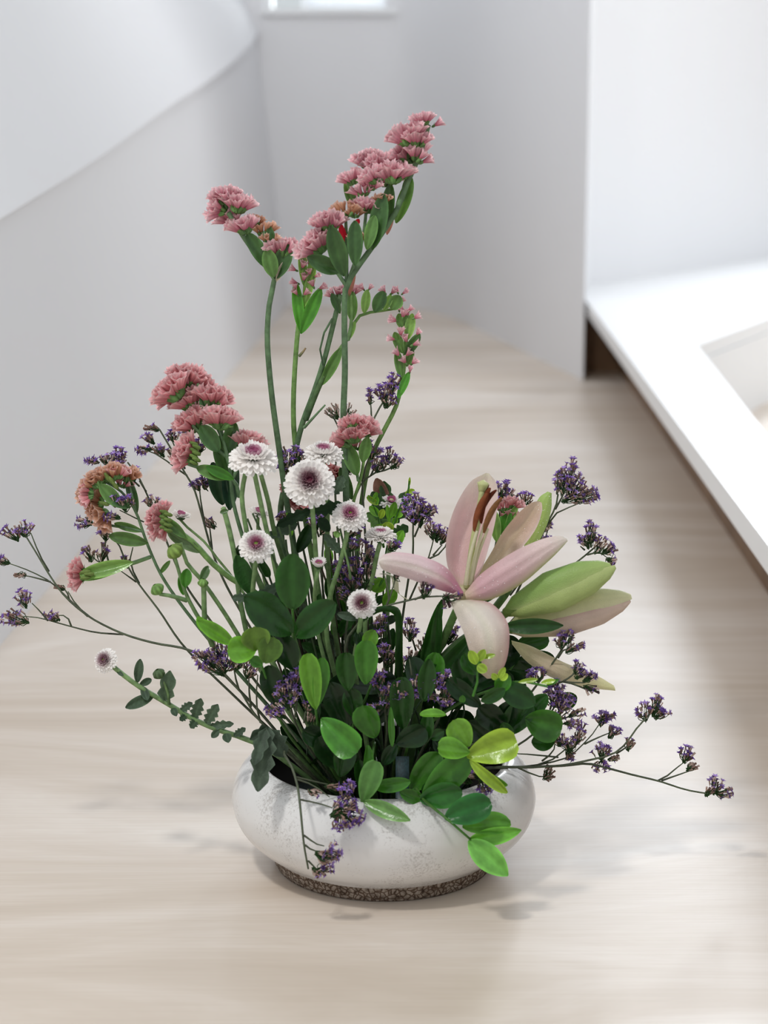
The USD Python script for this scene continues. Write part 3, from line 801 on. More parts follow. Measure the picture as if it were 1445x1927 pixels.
T = Thing("statice", "dense dusty pink statice cluster on the left, above the widest white chrysanthemum", "statice", root(650, -.01), G_ST)
Y = -.005
stems(T, ([(372, 722), (392, 770), (420, 830), (432, 880), (440, 950), (470, 1050), (520, 1180), (575, 1320)], Y, -.01, 3, 5.5, ST1, ST2),
      [([(362, 800), (390, 830), (428, 860)], Y, Y, 3, 4, ST1, ST1), ([(415, 800), (422, 840), (430, 870)], Y, Y, 3, 4, ST1, ST1), ([(345, 870), (375, 880), (410, 890), (440, 902), (450, 935)], Y - .01, Y, 3, 4, ST1, ST1), ([(466, 845), (452, 870), (438, 900)], Y + .01, Y, 3, 4, ST1, ST1)])
for x, y, r, dx, dy, n in [(320, 730, 27, -.7, .8, 8), (312, 742, 18, -.9, .4, 5), (352, 704, 25, .1, 1, 8), (375, 721, 22, .3, 1, 6), (350, 750, 23, -.5, .9, 7), (333, 745, 18, -.5, .9, 5), (405, 744, 24, .25, 1, 7), (361, 788, 26, -.5, .9, 8),
                           (416, 784, 25, .1, 1, 8), (397, 786, 12, -.7, .8, 3), (468, 828, 22, .25, 1, 7), (346, 850, 25, -.9, .35, 8)]:
    statice_cluster(T, x, y, r, dx, dy, Y + rnd.uniform(-.012, .012), ROSE, n)
leaves(T, [((395, 775), (380, 745), 24, DGREEN * 1.2, Y, Y, {}), ((412, 850), (378, 800), 34, DGREEN * 1.3, Y - .004, Y - .004, {}), ((428, 858), (440, 792), 30, DGREEN * 1.2, Y, Y, {}), ((432, 900), (370, 880), 26, GREEN, Y - .01, Y - .01, {}), ((440, 902), (388, 878), 20, LM, Y - .012, Y - .012, {}),
           ((432, 905), (408, 820), 34, DGREEN, Y + .004, Y, {}), ((445, 870), (440, 810), 26, DGREEN * 1.2, Y + .006, Y, {}), ((420, 950), (400, 870), 36, lin(36, 62, 48), .03, .02, {}), ((432, 960), (436, 850), 34, lin(32, 58, 46), .03, .02, {})])
for k in range(7):
    g = cone(P(372 + (k % 2) * 5, 838 + k * 6, Y - .012), img(-.7, .3, .5), .0075, .0019, .0009)
    T.part("calyx", (g[0], g[1]), "dull_leaf", col=paint(g[0], lin(112, 138, 70)))

T = Thing("statice", "faded orange and pink statice at the far left, one flower on a winged stalk", "statice", root(640, .0), G_ST)
Y = .005
stems(T, ([(195, 905), (228, 925), (255, 962), (272, 1010), (288, 1050), (305, 1085), (335, 1130), (390, 1200), (470, 1290), (560, 1390)], Y, 0, 2.5, 5, ST1, ST2),
      [([(180, 1078), (215, 1070), (255, 1058), (283, 1048)], Y, Y, 4, 3.5, LGREEN, ST1), ([(190, 985), (215, 990), (250, 995), (268, 1000)], Y, Y, 2.5, 3, ST1, ST1), ([(240, 895), (248, 930), (256, 962)], Y, Y, 2.5, 3, ST1, ST1)])
for x, y, r, dx, dy, n in [(165, 916, 22, -.9, .6, 6), (180, 900, 20, -.5, .9, 5), (205, 888, 20, -.2, 1, 5), (222, 886, 16, .1, 1, 4), (176, 946, 20, -.9, .2, 5), (190, 975, 20, -.6, -.4, 5), (160, 930, 16, -1, 0, 4)]:
    statice_cluster(T, x, y, r, dx, dy, Y - .006 + rnd.uniform(-.008, .008), (RUST[0], RUST[1]) if n > 4 else ROSE, n)
statice_cluster(T, 240, 890, 18, .2, 1, Y, RUST, 4); statice_cluster(T, 232, 905, 14, .4, 1, Y, ROSE, 3)
statice_cluster(T, 143, 1080, 20, -1, .1, Y, ROSE, 6)
leaves(T, [((230, 955), (188, 912), 28, GREEN, Y - .008, Y - .008, {}), ((245, 955), (205, 935), 22, DGREEN * 1.2, Y - .008, Y - .008, {}), ((258, 965), (240, 900), 20, DGREEN, Y, Y, {}), ((278, 1022), (205, 1008), 26, lin(70, 100, 50), Y - .006, Y - .006, {}), ((268, 1000), (215, 985), 16, GREEN, Y, Y, {}),
           ((250, 1058), (150, 1082), 30, LGREEN * .95, Y - .004, Y - .006, dict(fold=.6)), ((240, 1062), (152, 1090), 22, GREEN, Y, Y, {}), ((300, 1080), (320, 1055), 10, GREEN, Y, Y, {})])
for x, y, dx, dy in [(207, 905, .3, -.5), (215, 912, .3, -.5), (222, 920, .3, -.4), (205, 950, .7, -.2), (170, 1075, .9, .1), (170, 1086, .9, .1), (177, 1080, .9, 0)]:
    g = cone(P(x, y, Y - .01), img(-dx, -dy, .3), .008, .0020, .0009)
    T.part("calyx", (g[0], g[1]), "dull_leaf", col=paint(g[0], lin(112, 134, 68)))

T = Thing("statice", "low pink statice on a winged stalk, touching the half-hidden small chrysanthemum on the left", "statice", root(650, -.02), G_ST)
Y = -.012
stems(T, ([(312, 985), (335, 1000), (365, 1022), (400, 1060), (440, 1092), (480, 1115), (540, 1200), (610, 1340)], Y, -.02, 5, 5.5, LGREEN * .9, ST2))
for x, y, r, dx, dy, n in [(296, 962, 18, -.6, .8, 5), (290, 983, 20, -1, 0, 6), (300, 992, 16, -.8, -.4, 4)]:
    statice_cluster(T, x, y, r, dx, dy, Y - .002, ROSE, n)
leaves(T, [((378, 1040), (315, 1000), 24, lin(90, 112, 78), Y - .004, Y, dict(fold=.5)), ((350, 1012), (308, 975), 20, GREEN, Y - .006, Y - .006, {})])
for k in range(8):
    g = cone(P(316 + (k % 2) * 8, 965 + k * 5, Y - .012), img(-.8, .2, .5), .0072, .0019, .0009)
    T.part("calyx", (g[0], g[1]), "dull_leaf", col=paint(g[0], lin(112, 136, 70)))

T = Thing("statice", "pink statice head right behind the topmost chrysanthemum, at the foot of the tall stems", "statice", root(700, .02), G_ST)
Y = .012
stems(T, ([(685, 830), (684, 870), (676, 910), (664, 950), (658, 1040), (668, 1180)], Y, .02, 3, 4.5, LGREEN, ST2), [([(655, 840), (668, 870), (674, 905)], Y, Y, 3, 3, GREEN, ST1)])
for x, y, r, dx, dy, n in [(676, 800, 24, -.1, 1, 7), (690, 806, 17, .4, 1, 4), (648, 823, 22, -.6, .8, 6), (664, 815, 20, -.1, 1, 5), (675, 836, 13, .2, .5, 3), (660, 792, 15, -.3, 1, 3)]:
    statice_cluster(T, x, y, r, dx, dy, Y - .004 + rnd.uniform(-.006, .006), ROSE, n)
leaves(T, [((672, 895), (652, 835), 30, GREEN, Y - .002, Y - .002, {}), ((682, 870), (692, 822), 24, GREEN * 1.15, Y - .006, Y - .008, {}), ((662, 940), (640, 880), 22, DGREEN, Y + .01, Y + .01, {})])

T = Thing("statice", "pink statice low behind the large facing chrysanthemum, peeping out on both its sides", "statice", root(690, .03), G_ST)
Y = .035
stems(T, ([(590, 925), (600, 960), (618, 1050), (650, 1200)], Y, .03, 3, 4.5, GREEN, ST2), [([(628, 900), (612, 950), (606, 1000)], Y, Y, 3, 3, GREEN, ST1), ([(545, 930), (570, 960), (604, 990)], Y, Y, 3, 3, GREEN, ST1)])
for x, y, r, dx, dy, n in [(628, 888, 19, .5, .8, 5), (552, 932, 20, -.9, -.2, 5), (540, 905, 15, -.9, .3, 4), (568, 952, 16, -.3, -.8, 4), (640, 900, 18, .6, .4, 4)]:
    statice_cluster(T, x, y, r, dx, dy, Y, (lin(206, 132, 128), lin(150, 76, 76)), n)

T = Thing("statice", "small pink statice almost hidden behind the upright petal of the open lily", "statice", root(760, .05), G_ST)
Y = .03
stems(T, ([(955, 960), (945, 1010), (925, 1080), (880, 1220), (830, 1350)], Y, .05, 3, 5, GREEN, ST2))
for x, y, r, dx, dy, n in [(966, 945, 14, .3, 1, 4), (946, 951, 14, -.2, 1, 4), (967, 968, 12, .4, .9, 3), (936, 970, 10, -.4, .8, 2)]:
    statice_cluster(T, x, y, r, dx, dy, Y, ROSE, n)
leaves(T, [((945, 1010), (957, 955), 24, LM, Y, Y, {}), ((935, 1020), (930, 960), 22, LGREEN * .8, Y, Y, {}), ((952, 990), (974, 950), 14, LGREEN, Y, Y, {})])

# --- chrysanthemums
MST, MST2 = lin(120, 150, 96), lin(70, 98, 56)


def mum(label, x, y, R, n, Y, path, Yb, rx, eye=lin(120, 150, 60), inner=.42, rad=4.6, tint=MAGENTA, open_=1.0, extra=(), twigs=()):
    T = Thing("chrysanthemum", label, "chrysanthemum", root(rx, Yb), G_MUM)
    n = img(*n)
    c = P(x, y, Y) - n * R * PX * .3
    pts = [c] + pl(path, Y, Yb) + [T.o]
    paths = [(pts, rad * PX, rad * 1.15 * PX, MST, MST2)] + [(pl(p, ya, yb), a * PX, b * PX, MST, MST2) for p, ya, yb, a, b in twigs]
    lerp_paths(T, paths)
    mum_head(T, x, y, R, n, Y, eye=eye, inner=inner, tint=tint, open_=open_)
    leaves(T, extra, "dull_leaf")
    return T


MLF = dict(lobes=4, fold=.15, acute=.55)
mum("widest white chrysanthemum, seen nearly side-on below the dense dusty pink statice", 476, 864, 46, (.05, .85, .52), -.045, [(486, 925), (500, 990), (512, 1040), (525, 1100), (565, 1240), (600, 1350)], -.03, 660, eye=MAGENTA, inner=.25, open_=1.15,
    twigs=[([(462, 890), (455, 935), (464, 1000), (475, 1060), (500, 1120)], -.04, -.04, 4.6, 5), ([(490, 890), (505, 945), (516, 1000), (535, 1060)], -.045, -.02, 4.4, 5)], extra=[((505, 1010), (560, 985), 26, GREY_LEAF * .8, -.03, -.02, MLF)])
mum("flat white chrysanthemum seen edge-on, just above and behind the large facing one", 608, 856, 37, (.05, .9, .42), -.02, [(612, 890), (616, 960), (618, 1080), (640, 1250)], -.01, 680, eye=MAGENTA, inner=.25, open_=.9)
mum("large white chrysanthemum facing us with a dark crimson centre, in the middle of the bouquet", 583, 908, 46, (-.02, .35, .93), -.05, [(588, 960), (594, 1040), (600, 1130), (630, 1300)], -.02, 675, eye=DEEP * .7, inner=.36, tint=lin(140, 44, 84),
    extra=[((585, 960), (520, 990), 26, LDD, -.03, -.03, MLF), ((592, 962), (648, 950), 30, LDD * 1.3, -.035, -.04, MLF), ((630, 930), (645, 895), 26, GREY_LEAF, -.03, -.03, MLF), ((600, 975), (620, 1000), 22, LDD, -.03, -.04, {})])
mum("white chrysanthemum with magenta ring, right of and below the large facing one", 658, 971, 32, (.08, .55, .83), -.045, [(652, 1010), (640, 1060), (622, 1120), (615, 1200), (650, 1340)], -.03, 690,
    twigs=[([(646, 1030), (655, 1060), (660, 1090)], -.045, -.045, 2, 2.4)], extra=[((640, 1040), (610, 1005), 22, GREY_LEAF * 1.1, -.04, -.04, MLF), ((636, 1000), (632, 1012), 14, LGREEN, -.045, -.05, {})])
mum("round white chrysanthemum with magenta ring, left of the broad upright dark leaf", 482, 1027, 32, (.0, .45, .89), -.07, [(480, 1070), (476, 1110), (478, 1160), (520, 1260), (590, 1380)], -.045, 650,
    extra=[((474, 1120), (445, 1045), 34, LD, -.06, -.06, {}), ((478, 1130), (530, 1098), 26, GREY_LEAF, -.065, -.06, MLF), ((472, 1125), (436, 1125), 20, GREY_LEAF * .8, -.06, -.06, MLF)])
mum("small flat white chrysanthemum seen edge-on beside the left petal of the lily", 716, 1011, 30, (.0, .93, .33), -.035, [(710, 1040), (700, 1090), (688, 1150), (690, 1280)], -.02, 710, inner=.2, open_=.75)
mum("pale chrysanthemum with green eye in crimson ring, below the lily's left petal", 681, 1136, 27, (-.05, .25, .95), -.075, [(678, 1170), (672, 1210), (668, 1260), (690, 1400)], -.05, 705, eye=lin(110, 140, 50), inner=.55, tint=lin(150, 50, 92),
    extra=[((676, 1165), (635, 1155), 16, GREY_LEAF, -.07, -.07, {})])
mum("half-open chrysanthemum bud with pale petals above the broad dark leaves in the middle", 600, 1064, 18, (.0, .85, .5), -.06, [(594, 1095), (592, 1130), (600, 1200), (640, 1350)], -.04, 680, open_=-.1, inner=.2, rad=3.6)
T = mum("small chrysanthemum ending a long leafy stalk that reaches left, low over the floor", 199, 1243, 24, (-.45, .3, .84), -.035, [(222, 1262), (262, 1292), (312, 1322), (362, 1352), (412, 1374), (455, 1388), (520, 1420)], -.045, 640, inner=.6, tint=lin(150, 70, 104), rad=4.2,
        twigs=[([(302, 1270), (315, 1300), (318, 1325)], -.045, -.04, 2.5, 3)],
        extra=[((258, 1285), (264, 1240), 18, GREY_LEAF, -.035, -.035, {}), ((268, 1292), (278, 1318), 16, GREY_LEAF * .9, -.035, -.045, {}), ((290, 1308), (236, 1332), 22, GREY_LEAF * .95, -.035, -.05, {}), ((310, 1318), (320, 1262), 36, GREY_LEAF * 1.1, -.04, -.045, dict(lobes=2, fold=.3)),
               ((262, 1290), (285, 1278), 14, GREY_LEAF * .8, -.035, -.03, {}), ((340, 1338), (362, 1322), 18, GREY_LEAF, -.04, -.04, MLF), ((325, 1332), (332, 1348), 14, GREY_LEAF * .8, -.04, -.05, {}), ((365, 1352), (378, 1314), 26, GREY_LEAF * 1.1, -.04, -.045, MLF),
               ((370, 1355), (358, 1370), 20, GREY_LEAF, -.04, -.05, MLF), ((350, 1346), (338, 1356), 16, GREY_LEAF * .9, -.04, -.05, MLF), ((388, 1362), (410, 1325), 26, GREY_LEAF * 1.05, -.042, -.045, MLF), ((395, 1366), (440, 1362), 18, GREY_LEAF, -.042, -.042, MLF), ((412, 1374), (398, 1388), 14, GREY_LEAF, -.045, -.05, {}),
               ((425, 1380), (430, 1398), 18, GREY_LEAF * .9, -.045, -.055, {}), ((440, 1385), (462, 1370), 16, GREY_LEAF, -.045, -.045, MLF), ((220, 1262), (232, 1272), 8, GREY_LEAF, -.035, -.04, {})])
bud_green(T, 299, 1268, 11, img(-.3, .8, .4), -.045, lin(84, 106, 70))
mum("small chrysanthemum half hidden on the left, beside the low pink statice", 340, 972, 20, (.2, .9, .3), -.0, [(352, 992), (385, 1020), (408, 1050), (440, 1090), (500, 1180), (580, 1320)], 0, 650, inner=.2, open_=.6, rad=2.4)
mum("small chrysanthemum tucked behind the stalks of the widest one", 487, 966, 21, (.25, .88, .35), .0, [(485, 990), (490, 1050), (520, 1180), (590, 1330)], .01, 660, inner=.25, open_=.8, rad=3.2)
mum("blurred white chrysanthemum at the back, behind the pale green sprout", 736, 945, 23, (.1, .7, .6), .085, [(735, 975), (732, 1050), (728, 1200)], .04, 735, eye=lin(190, 186, 140), inner=.1,
    extra=[((730, 985), (700, 925), 40, DGREEN * .8, .08, .085, MLF), ((735, 980), (722, 905), 36, DGREEN * .7, .085, .09, MLF), ((738, 985), (768, 925), 40, DGREEN * .75, .085, .09, MLF), ((732, 1000), (690, 965), 36, GREEN * .8, .08, .08, MLF), ((738, 1010), (768, 990), 30, DGREEN * .8, .08, .08, MLF), ((728, 960), (708, 900), 30, lin(120, 84, 74), .09, .09, {})])

T = Thing("chrysanthemum_bud_stalk", "forked green chrysanthemum stalk with three closed buds, left, below low pink statice", "chrysanthemum buds", root(650, -.04))
Y = -.05
stems(T, ([(340, 1022), (352, 1060), (378, 1090), (420, 1150), (470, 1230), (550, 1350)], Y, -.04, 3.6, 5, MST, MST2),
      [([(328, 1045), (338, 1080), (350, 1118), (372, 1160), (392, 1190)], Y, Y, 3.2, 4, MST, MST2), ([(300, 1118), (325, 1122), (352, 1130)], Y, Y, 3, 4, MST, MST2), ([(383, 1100), (384, 1130), (386, 1175), (400, 1215)], Y - .005, Y, 5, 5.5, MST, MST2), ([(420, 955), (432, 1000), (444, 1060), (450, 1120), (470, 1220)], Y + .01, Y, 5, 5, MST, MST2)])
bud_green(T, 329, 1037, 15, img(-.6, .7, .4), Y - .004, lin(122, 148, 72)); bud_green(T, 296, 1109, 12, img(-.5, .8, .3), Y); bud_green(T, 382, 1097, 9, img(.1, .9, .3), Y - .008)
leaves(T, [((348, 1105), (352, 1070), 22, LM, Y - .006, Y - .006, {}), ((345, 1120), (340, 1080), 16, LM, Y, Y, {}), ((378, 1095), (392, 1065), 16, MST2, Y - .006, Y, {}), ((445, 1050), (470, 1020), 26, LDD * 1.2, Y + .01, Y, {}), ((388, 1190), (372, 1160), 18, LB, Y - .01, Y - .01, {}),
           ((440, 1212), (372, 1168), 30, LB * 1.05, Y - .01, Y - .015, dict(fold=.5)), ((430, 960), (414, 965), 10, MST2, Y, Y, {})], "leaf")

T = Thing("chrysanthemum_leaf_stalk", "short chrysanthemum stalk with a big jagged grey-green leaf hanging over the left rim", "chrysanthemum leaves", root(640, -.05))
stems(T, ([(505, 1372), (530, 1390), (570, 1430)], -.085, -.06, 3.5, 4.5, MST2, MST2))
leaves(T, [((505, 1368), (485, 1490), 46, lin(66, 80, 66), -.085, -.108, dict(lobes=4, fold=.25, acute=.5, curl=.12)), ((508, 1375), (535, 1425), 44, lin(54, 68, 54), -.085, -.09, dict(lobes=3, fold=.2)), ((505, 1370), (470, 1392), 26, lin(58, 72, 58), -.08, -.09, dict(lobes=2)), ((500, 1372), (478, 1440), 30, lin(60, 74, 60), -.09, -.108, dict(lobes=3, fold=.2))], "dull_leaf")

# --- the lily
T = Thing("lily", "pale pink lily with one open flower, brown anthers and two fat green buds", "lily", root(770, -.01))
LST, LST2 = lin(96, 132, 70), lin(44, 74, 40)
stems(T, ([(872, 1122), (858, 1150), (838, 1195), (815, 1245), (790, 1310), (775, 1400)], -.05, -.01, 7, 10, LST, LST2),
      [([(955, 1152), (925, 1172), (885, 1195), (850, 1222), (815, 1262), (800, 1290)], -.035, -.03, 7, 9, LST, LST2), ([(960, 1182), (930, 1190), (900, 1205), (860, 1235)], -.035, -.03, 5, 7, LST, LST2), ([(1000, 1032), (950, 1120), (890, 1190), (850, 1230)], .0, -.02, 6, 8, LST, LST2)])
tube_c = [P(872, 1124, -.05), P(869, 1112, -.055)]
g = tube(tube_c, .0052, .0062, 4, 10)
flower = T.part("flower", (g[0], g[1]), "lily", col=paint(g[0], lin(214, 206, 168)))
CREAM, PALE, BLUSH, PKD, GRN = lin(240, 232, 220), lin(238, 218, 216), lin(226, 186, 188), lin(214, 150, 168), lin(196, 200, 140)


def mixc(*stops):
    """Colour of a petal along t by stops (t, colour), edges (|s| near 1) drawn to an edge colour."""
    at = [s[0] for s in stops]; cs = np.array([s[1] for s in stops])
    return lambda t, s: np.stack([np.interp(t, at, cs[:, k]) for k in range(3)], 1)


def edged(fn, edge, k=.5, side=0, mid=None):
    def g(t, s):
        c = fn(t, s); e = (np.abs(s) if side == 0 else np.clip(s * side, 0, 1)) ** 4 * k
        c = c * (1 - e[:, None]) + np.asarray(edge) * e[:, None]
        if mid is not None:
            m = (np.exp(-(s / .22) ** 2) * np.sin(np.pi * np.clip(t, 0, 1)) * .6)[:, None]
            c = c * (1 - m) + np.asarray(mid) * m
        return c * (1 - .05 * (np.sin(s * 26) > .3)[:, None])
    return g


DEW = []


def tepal(L, R, Y0, Y1, b, fn, parent=None, **k):
    v, f, c = blade(L, R, Y0, Y1, b, fn, 26, 13, **k)
    DEW.append(v.reshape(26, 13, 3)[2:-1, 1:-1].reshape(-1, 3))
    return T.part("tepal", (v, f), "lily", parent or flower, col=np.clip(c, 0, 1))


tepal([(985, 1032), (996, 985), (1012, 940), (1030, 925)], [(995, 1036), (1018, 1012), (1036, 965), (1038, 928)], .005, .0, -.006, mixc((0, lin(188, 208, 124)), (1, lin(170, 200, 112))))
tepal([(884, 1104), (918, 1050), (945, 1003), (975, 966), (1000, 946), (1014, 943)], [(890, 1108), (940, 1072), (985, 1027), (1010, 992), (1020, 960), (1019, 946)], -.042, -.012, .007, edged(mixc((0, lin(206, 206, 150)), (.35, lin(206, 188, 160)), (.7, lin(208, 176, 156)), (1, lin(214, 190, 166))), lin(232, 208, 204), .9, 1, mid=lin(206, 184, 150)))
tepal([(862, 1112), (842, 1065), (840, 1012), (856, 955), (884, 908), (914, 890)], [(880, 1112), (906, 1072), (925, 1010), (936, 955), (935, 912), (920, 891)], -.055, -.015, .020, edged(mixc((0, lin(224, 206, 180)), (.15, BLUSH), (.6, lin(228, 192, 190)), (.85, lin(232, 216, 204)), (1, lin(232, 228, 204))), lin(240, 224, 220), .6, mid=lin(222, 186, 176)))
tepal([(872, 1114), (842, 1070), (795, 1047), (748, 1039), (722, 1044), (713, 1054)], [(870, 1122), (820, 1108), (772, 1090), (738, 1080), (720, 1072), (713, 1060)], -.060, -.085, -.010, edged(mixc((0, lin(222, 142, 178)), (.2, PKD), (.45, lin(234, 208, 212)), (.8, PALE), (1, CREAM)), lin(228, 180, 192), .6, -1, mid=CREAM))
tepal([(874, 1116), (905, 1080), (960, 1042), (1015, 1016), (1052, 1008), (1066, 1013)], [(878, 1131), (925, 1128), (980, 1100), (1030, 1058), (1056, 1032), (1068, 1018)], -.062, -.055, -.009, edged(mixc((0, lin(226, 204, 176)), (.15, lin(220, 176, 184)), (.5, lin(224, 190, 192)), (.8, lin(234, 212, 208)), (1, CREAM)), lin(176, 186, 110), .9, 1))
tepal([(846, 1130), (858, 1158), (874, 1195), (884, 1228), (896, 1258), (916, 1277)], [(886, 1128), (925, 1136), (954, 1170), (958, 1215), (948, 1255), (926, 1276)], -.064, -.098, -.014, edged(mixc((0, lin(232, 224, 204)), (.3, lin(236, 226, 216)), (.7, lin(226, 206, 190)), (1, lin(220, 200, 178))), lin(214, 160, 162), .8, 1, mid=lin(214, 212, 190)), Ym=-.098)
ball = trimesh.creation.icosphere(1, 1.0)
drops = []
for g in DEW:
    for p in g[rng.choice(len(g), 34, replace=False)]:
        q = p + rng.standard_normal(3) * .001; q = q + unit(CAM - q) * (.0008 + abs(rng.standard_normal()) * .0003)
        drops.append((np.array(ball.vertices) * rng.uniform(.00012, .00032) + q, np.array(ball.faces)))
T.part("dew", join(drops), "dew", flower, kind="stuff", label="fine dew drops on the petals")
for k, (fa, fb, Y, e) in enumerate([((876, 1100), (897, 1000), -.062, 0), ((884, 1100), (912, 985), -.058, 0), ((880, 1095), (905, 975), -.052, 0), ((886, 1095), (918, 995), -.05, 0), ((878, 1095), (900, 990), -.05, 0)]):
    g = tube([P(*fa, Y), P((fa[0] + fb[0]) / 2 - 3, (fa[1] + fb[1]) / 2, Y - .004), P(*fb, Y - .006)], .0018, .0011, 8, 7)
    T.part("filament", (g[0], g[1]), "lily", flower, col=paint(g[0], lin(226, 222, 190)))
for (xa, ya), (xb, yb), Y, w, col in [((892, 1000), (916, 928), -.068, 4.6, lin(146, 84, 54)), ((905, 985), (922, 918), -.062, 5, lin(122, 62, 38)), ((903, 978), (919, 912), -.056, 4, lin(110, 58, 36)), ((910, 1003), (944, 936), -.07, 5, lin(140, 98, 62)), ((907, 965), (934, 922), -.06, 4.6, lin(104, 50, 32))]:
    A_, B_ = P(xa, ya, Y), P(xb, yb, Y); d = unit(B_ - A_); L_ = np.linalg.norm(B_ - A_); a, b, d = basis(d)
    t = np.linspace(0, 1, 14); th = np.arange(12) * np.pi / 6
    rr = w * PX * (np.sin(np.pi * (t * .94 + .03)) ** .45)[:, None] * (1 + .18 * np.cos(2 * th))[None]
    bow = (4 * t * (1 - t) * .002)[:, None, None] * img(-.8, .5, 0)
    v = A_ + (t * L_)[:, None, None] * d + rr[..., None] * (np.cos(th)[None, :, None] * a + np.sin(th)[None, :, None] * b) + bow
    v = v.reshape(-1, 3)
    T.part("anther", (v, grid_faces(14, 12, True)), "papery", flower, col=paint(v, col, .25), label="rust-brown anther")
g = tube([P(878, 1105, -.056), P(890, 1020, -.060), P(903, 950, -.058), P(907, 920, -.056)], .0026, .0022, 14, 9)
st = tube([P(906, 926, -.056), P(908, 916, -.056), P(909, 909, -.056)], .0024, .0046, 5, 9)
v, f = join([g, st])
T.part("pistil", (v, f), "lily", flower, col=paint(v, lin(206, 210, 150)), label="pale green pistil with a flared tip")


def lily_bud(A_, B_, w, cols, Y0, Y1, tips=None):
    """A bud of three folded tepals round a green core."""
    A3, B3 = P(*A_, Y0), P(*B_, Y1); d = unit(B3 - A3); L_ = np.linalg.norm(B3 - A3)
    view = unit(CAM - (A3 + B3) / 2); u_ = unit(view - d * (view @ d)); s_ = np.cross(d, u_)
    core = tube([A3, A3 + d * L_ * .12], .003, .0075, 5, 10)
    path = T.part("bud", core, "lily", col=paint(core[0], lin(120, 150, 74)))
    nt, na = 26, 15
    t = np.linspace(0, 1, nt)
    spin = np.interp(t, [0, .12, .45, .75, .93, 1], [.10, .55, 1.0, .86, .48, .16]) * w * PX
    for k, (mid, col) in enumerate(zip((-62, 62, 180), cols)):
        a_ = np.radians(np.linspace(mid - 76, mid + 76, na))
        over = (.0006 if k == 0 else 0.0)
        q = np.linspace(-1, 1, na)
        r = spin[:, None] * (1 + .15 * np.cos(q * np.pi)[None] - .09) + over
        v = A3 + (t * L_ * (1.0 if tips is None else tips[k]))[:, None, None] * d + r[..., None] * (np.cos(a_)[None, :, None] * u_ + np.sin(a_)[None, :, None] * s_)
        T_, Q_ = np.meshgrid(t, q, indexing="ij")
        c = col(T_.ravel(), Q_.ravel())
        T.part("tepal", (v.reshape(-1, 3), grid_faces(nt, na)), "lily", path, col=np.clip(c, 0, 1))


gr = edged(mixc((0, lin(138, 176, 88)), (.4, lin(150, 184, 98)), (1, lin(176, 198, 120))), lin(206, 214, 150), .8, mid=lin(128, 170, 80))
cr = edged(mixc((0, lin(206, 212, 150)), (.5, lin(216, 218, 164)), (1, lin(222, 220, 176))), lin(226, 222, 190), .6, mid=lin(198, 208, 140))
pk = edged(mixc((0, lin(214, 208, 160)), (.5, lin(222, 198, 184)), (1, lin(224, 200, 184))), lin(206, 150, 164), .9)
lily_bud((952, 1185), (1189, 1126), 38, (cr, pk, cr), -.030, -.035, (1, .985, .95))
lily_bud((948, 1154), (1157, 1064), 37, (gr, edged(mixc((0, lin(170, 190, 110)), (1, lin(186, 200, 130))), lin(204, 212, 150), .7), gr), -.048, -.05, (.97, 1.0, .9))
v, f, c = blade([(962, 1205), (1000, 1216), (1060, 1246), (1120, 1270), (1155, 1290)], [(963, 1212), (992, 1246), (1040, 1276), (1100, 1293), (1158, 1300)], -.02, -.05, -.007, edged(mixc((0, lin(216, 212, 160)), (.4, lin(214, 196, 168)), (1, lin(222, 220, 164))), lin(230, 222, 180), .7), 24, 11)
T.part("loose_tepal", (v, f), "lily", col=np.clip(c, 0, 1), label="long cream tepal drooping to the right")
v, f, c = blade([(712, 1080), (735, 1085), (742, 1110), (768, 1128)], [(728, 1078), (748, 1090), (752, 1118), (770, 1131)], -.02, -.02, -.004, mixc((0, lin(226, 224, 200)), (1, lin(222, 222, 180))), 14, 7)
T.part("loose_tepal", (v, f), "lily", col=np.clip(c, 0, 1), label="small curled cream tepal under the left petal")
leaves(T, [((945, 1180), (1060, 1177), 30, LD, -.062, -.066, dict(acute=.8, fold=.35, curl=.05)), ((905, 1135), (952, 1085), 26, LD * 1.1, -.03, -.03, {}), ((790, 1270), (832, 1128), 24, LD * 1.2, -.02, -.03, {}), ((815, 1275), (826, 1140), 22, LD * 1.1, -.03, -.04, {}), ((760, 1300), (822, 1190), 26, LD, -.01, -.01, {}), ((800, 1300), (905, 1180), 30, LD * 1.1, -.03, -.04, dict(acute=.8))])
v, f, c = blade([(744, 1330), (743, 1240), (744, 1175), (738, 1154), (715, 1152), (690, 1166), (684, 1172)], [(761, 1330), (758, 1240), (757, 1170), (748, 1143), (718, 1140), (692, 1150), (682, 1162)], -.045, -.07, -.003, edged(mixc((0, LDD), (1, LD)), LM, .6), 30, 7)
T.part("leaf", (v, f), "leaf", col=np.clip(c, 0, 1), label="long strap leaf bent over at its top")

# --- sea lavender


def spray(label, main, twigs, tufts, rx, Yr, tone=BROWN):
    """main: (path tip to foot, Y tip, Y foot); twigs: (path, Y); tufts: (x, y, rx, ry, dx, dy, Y, purple)."""
    T = Thing("sea_lavender", label, "sea lavender", root(rx, Yr), G_CAS)
    pts, Ya, Yb = main
    stems(T, (pts, Ya, Yb, 1.6, 3.4, WIRE, WIRE2), [(p, y, y, 1.0, 2.0, WIRE, WIRE2) for p, y in twigs])
    for x, y, a, b, dx, dy, Y, pu in tufts:
        spray_cluster(T, x, y, a, b, dx, dy, Y, purple=pu, tone=tone)
    return T


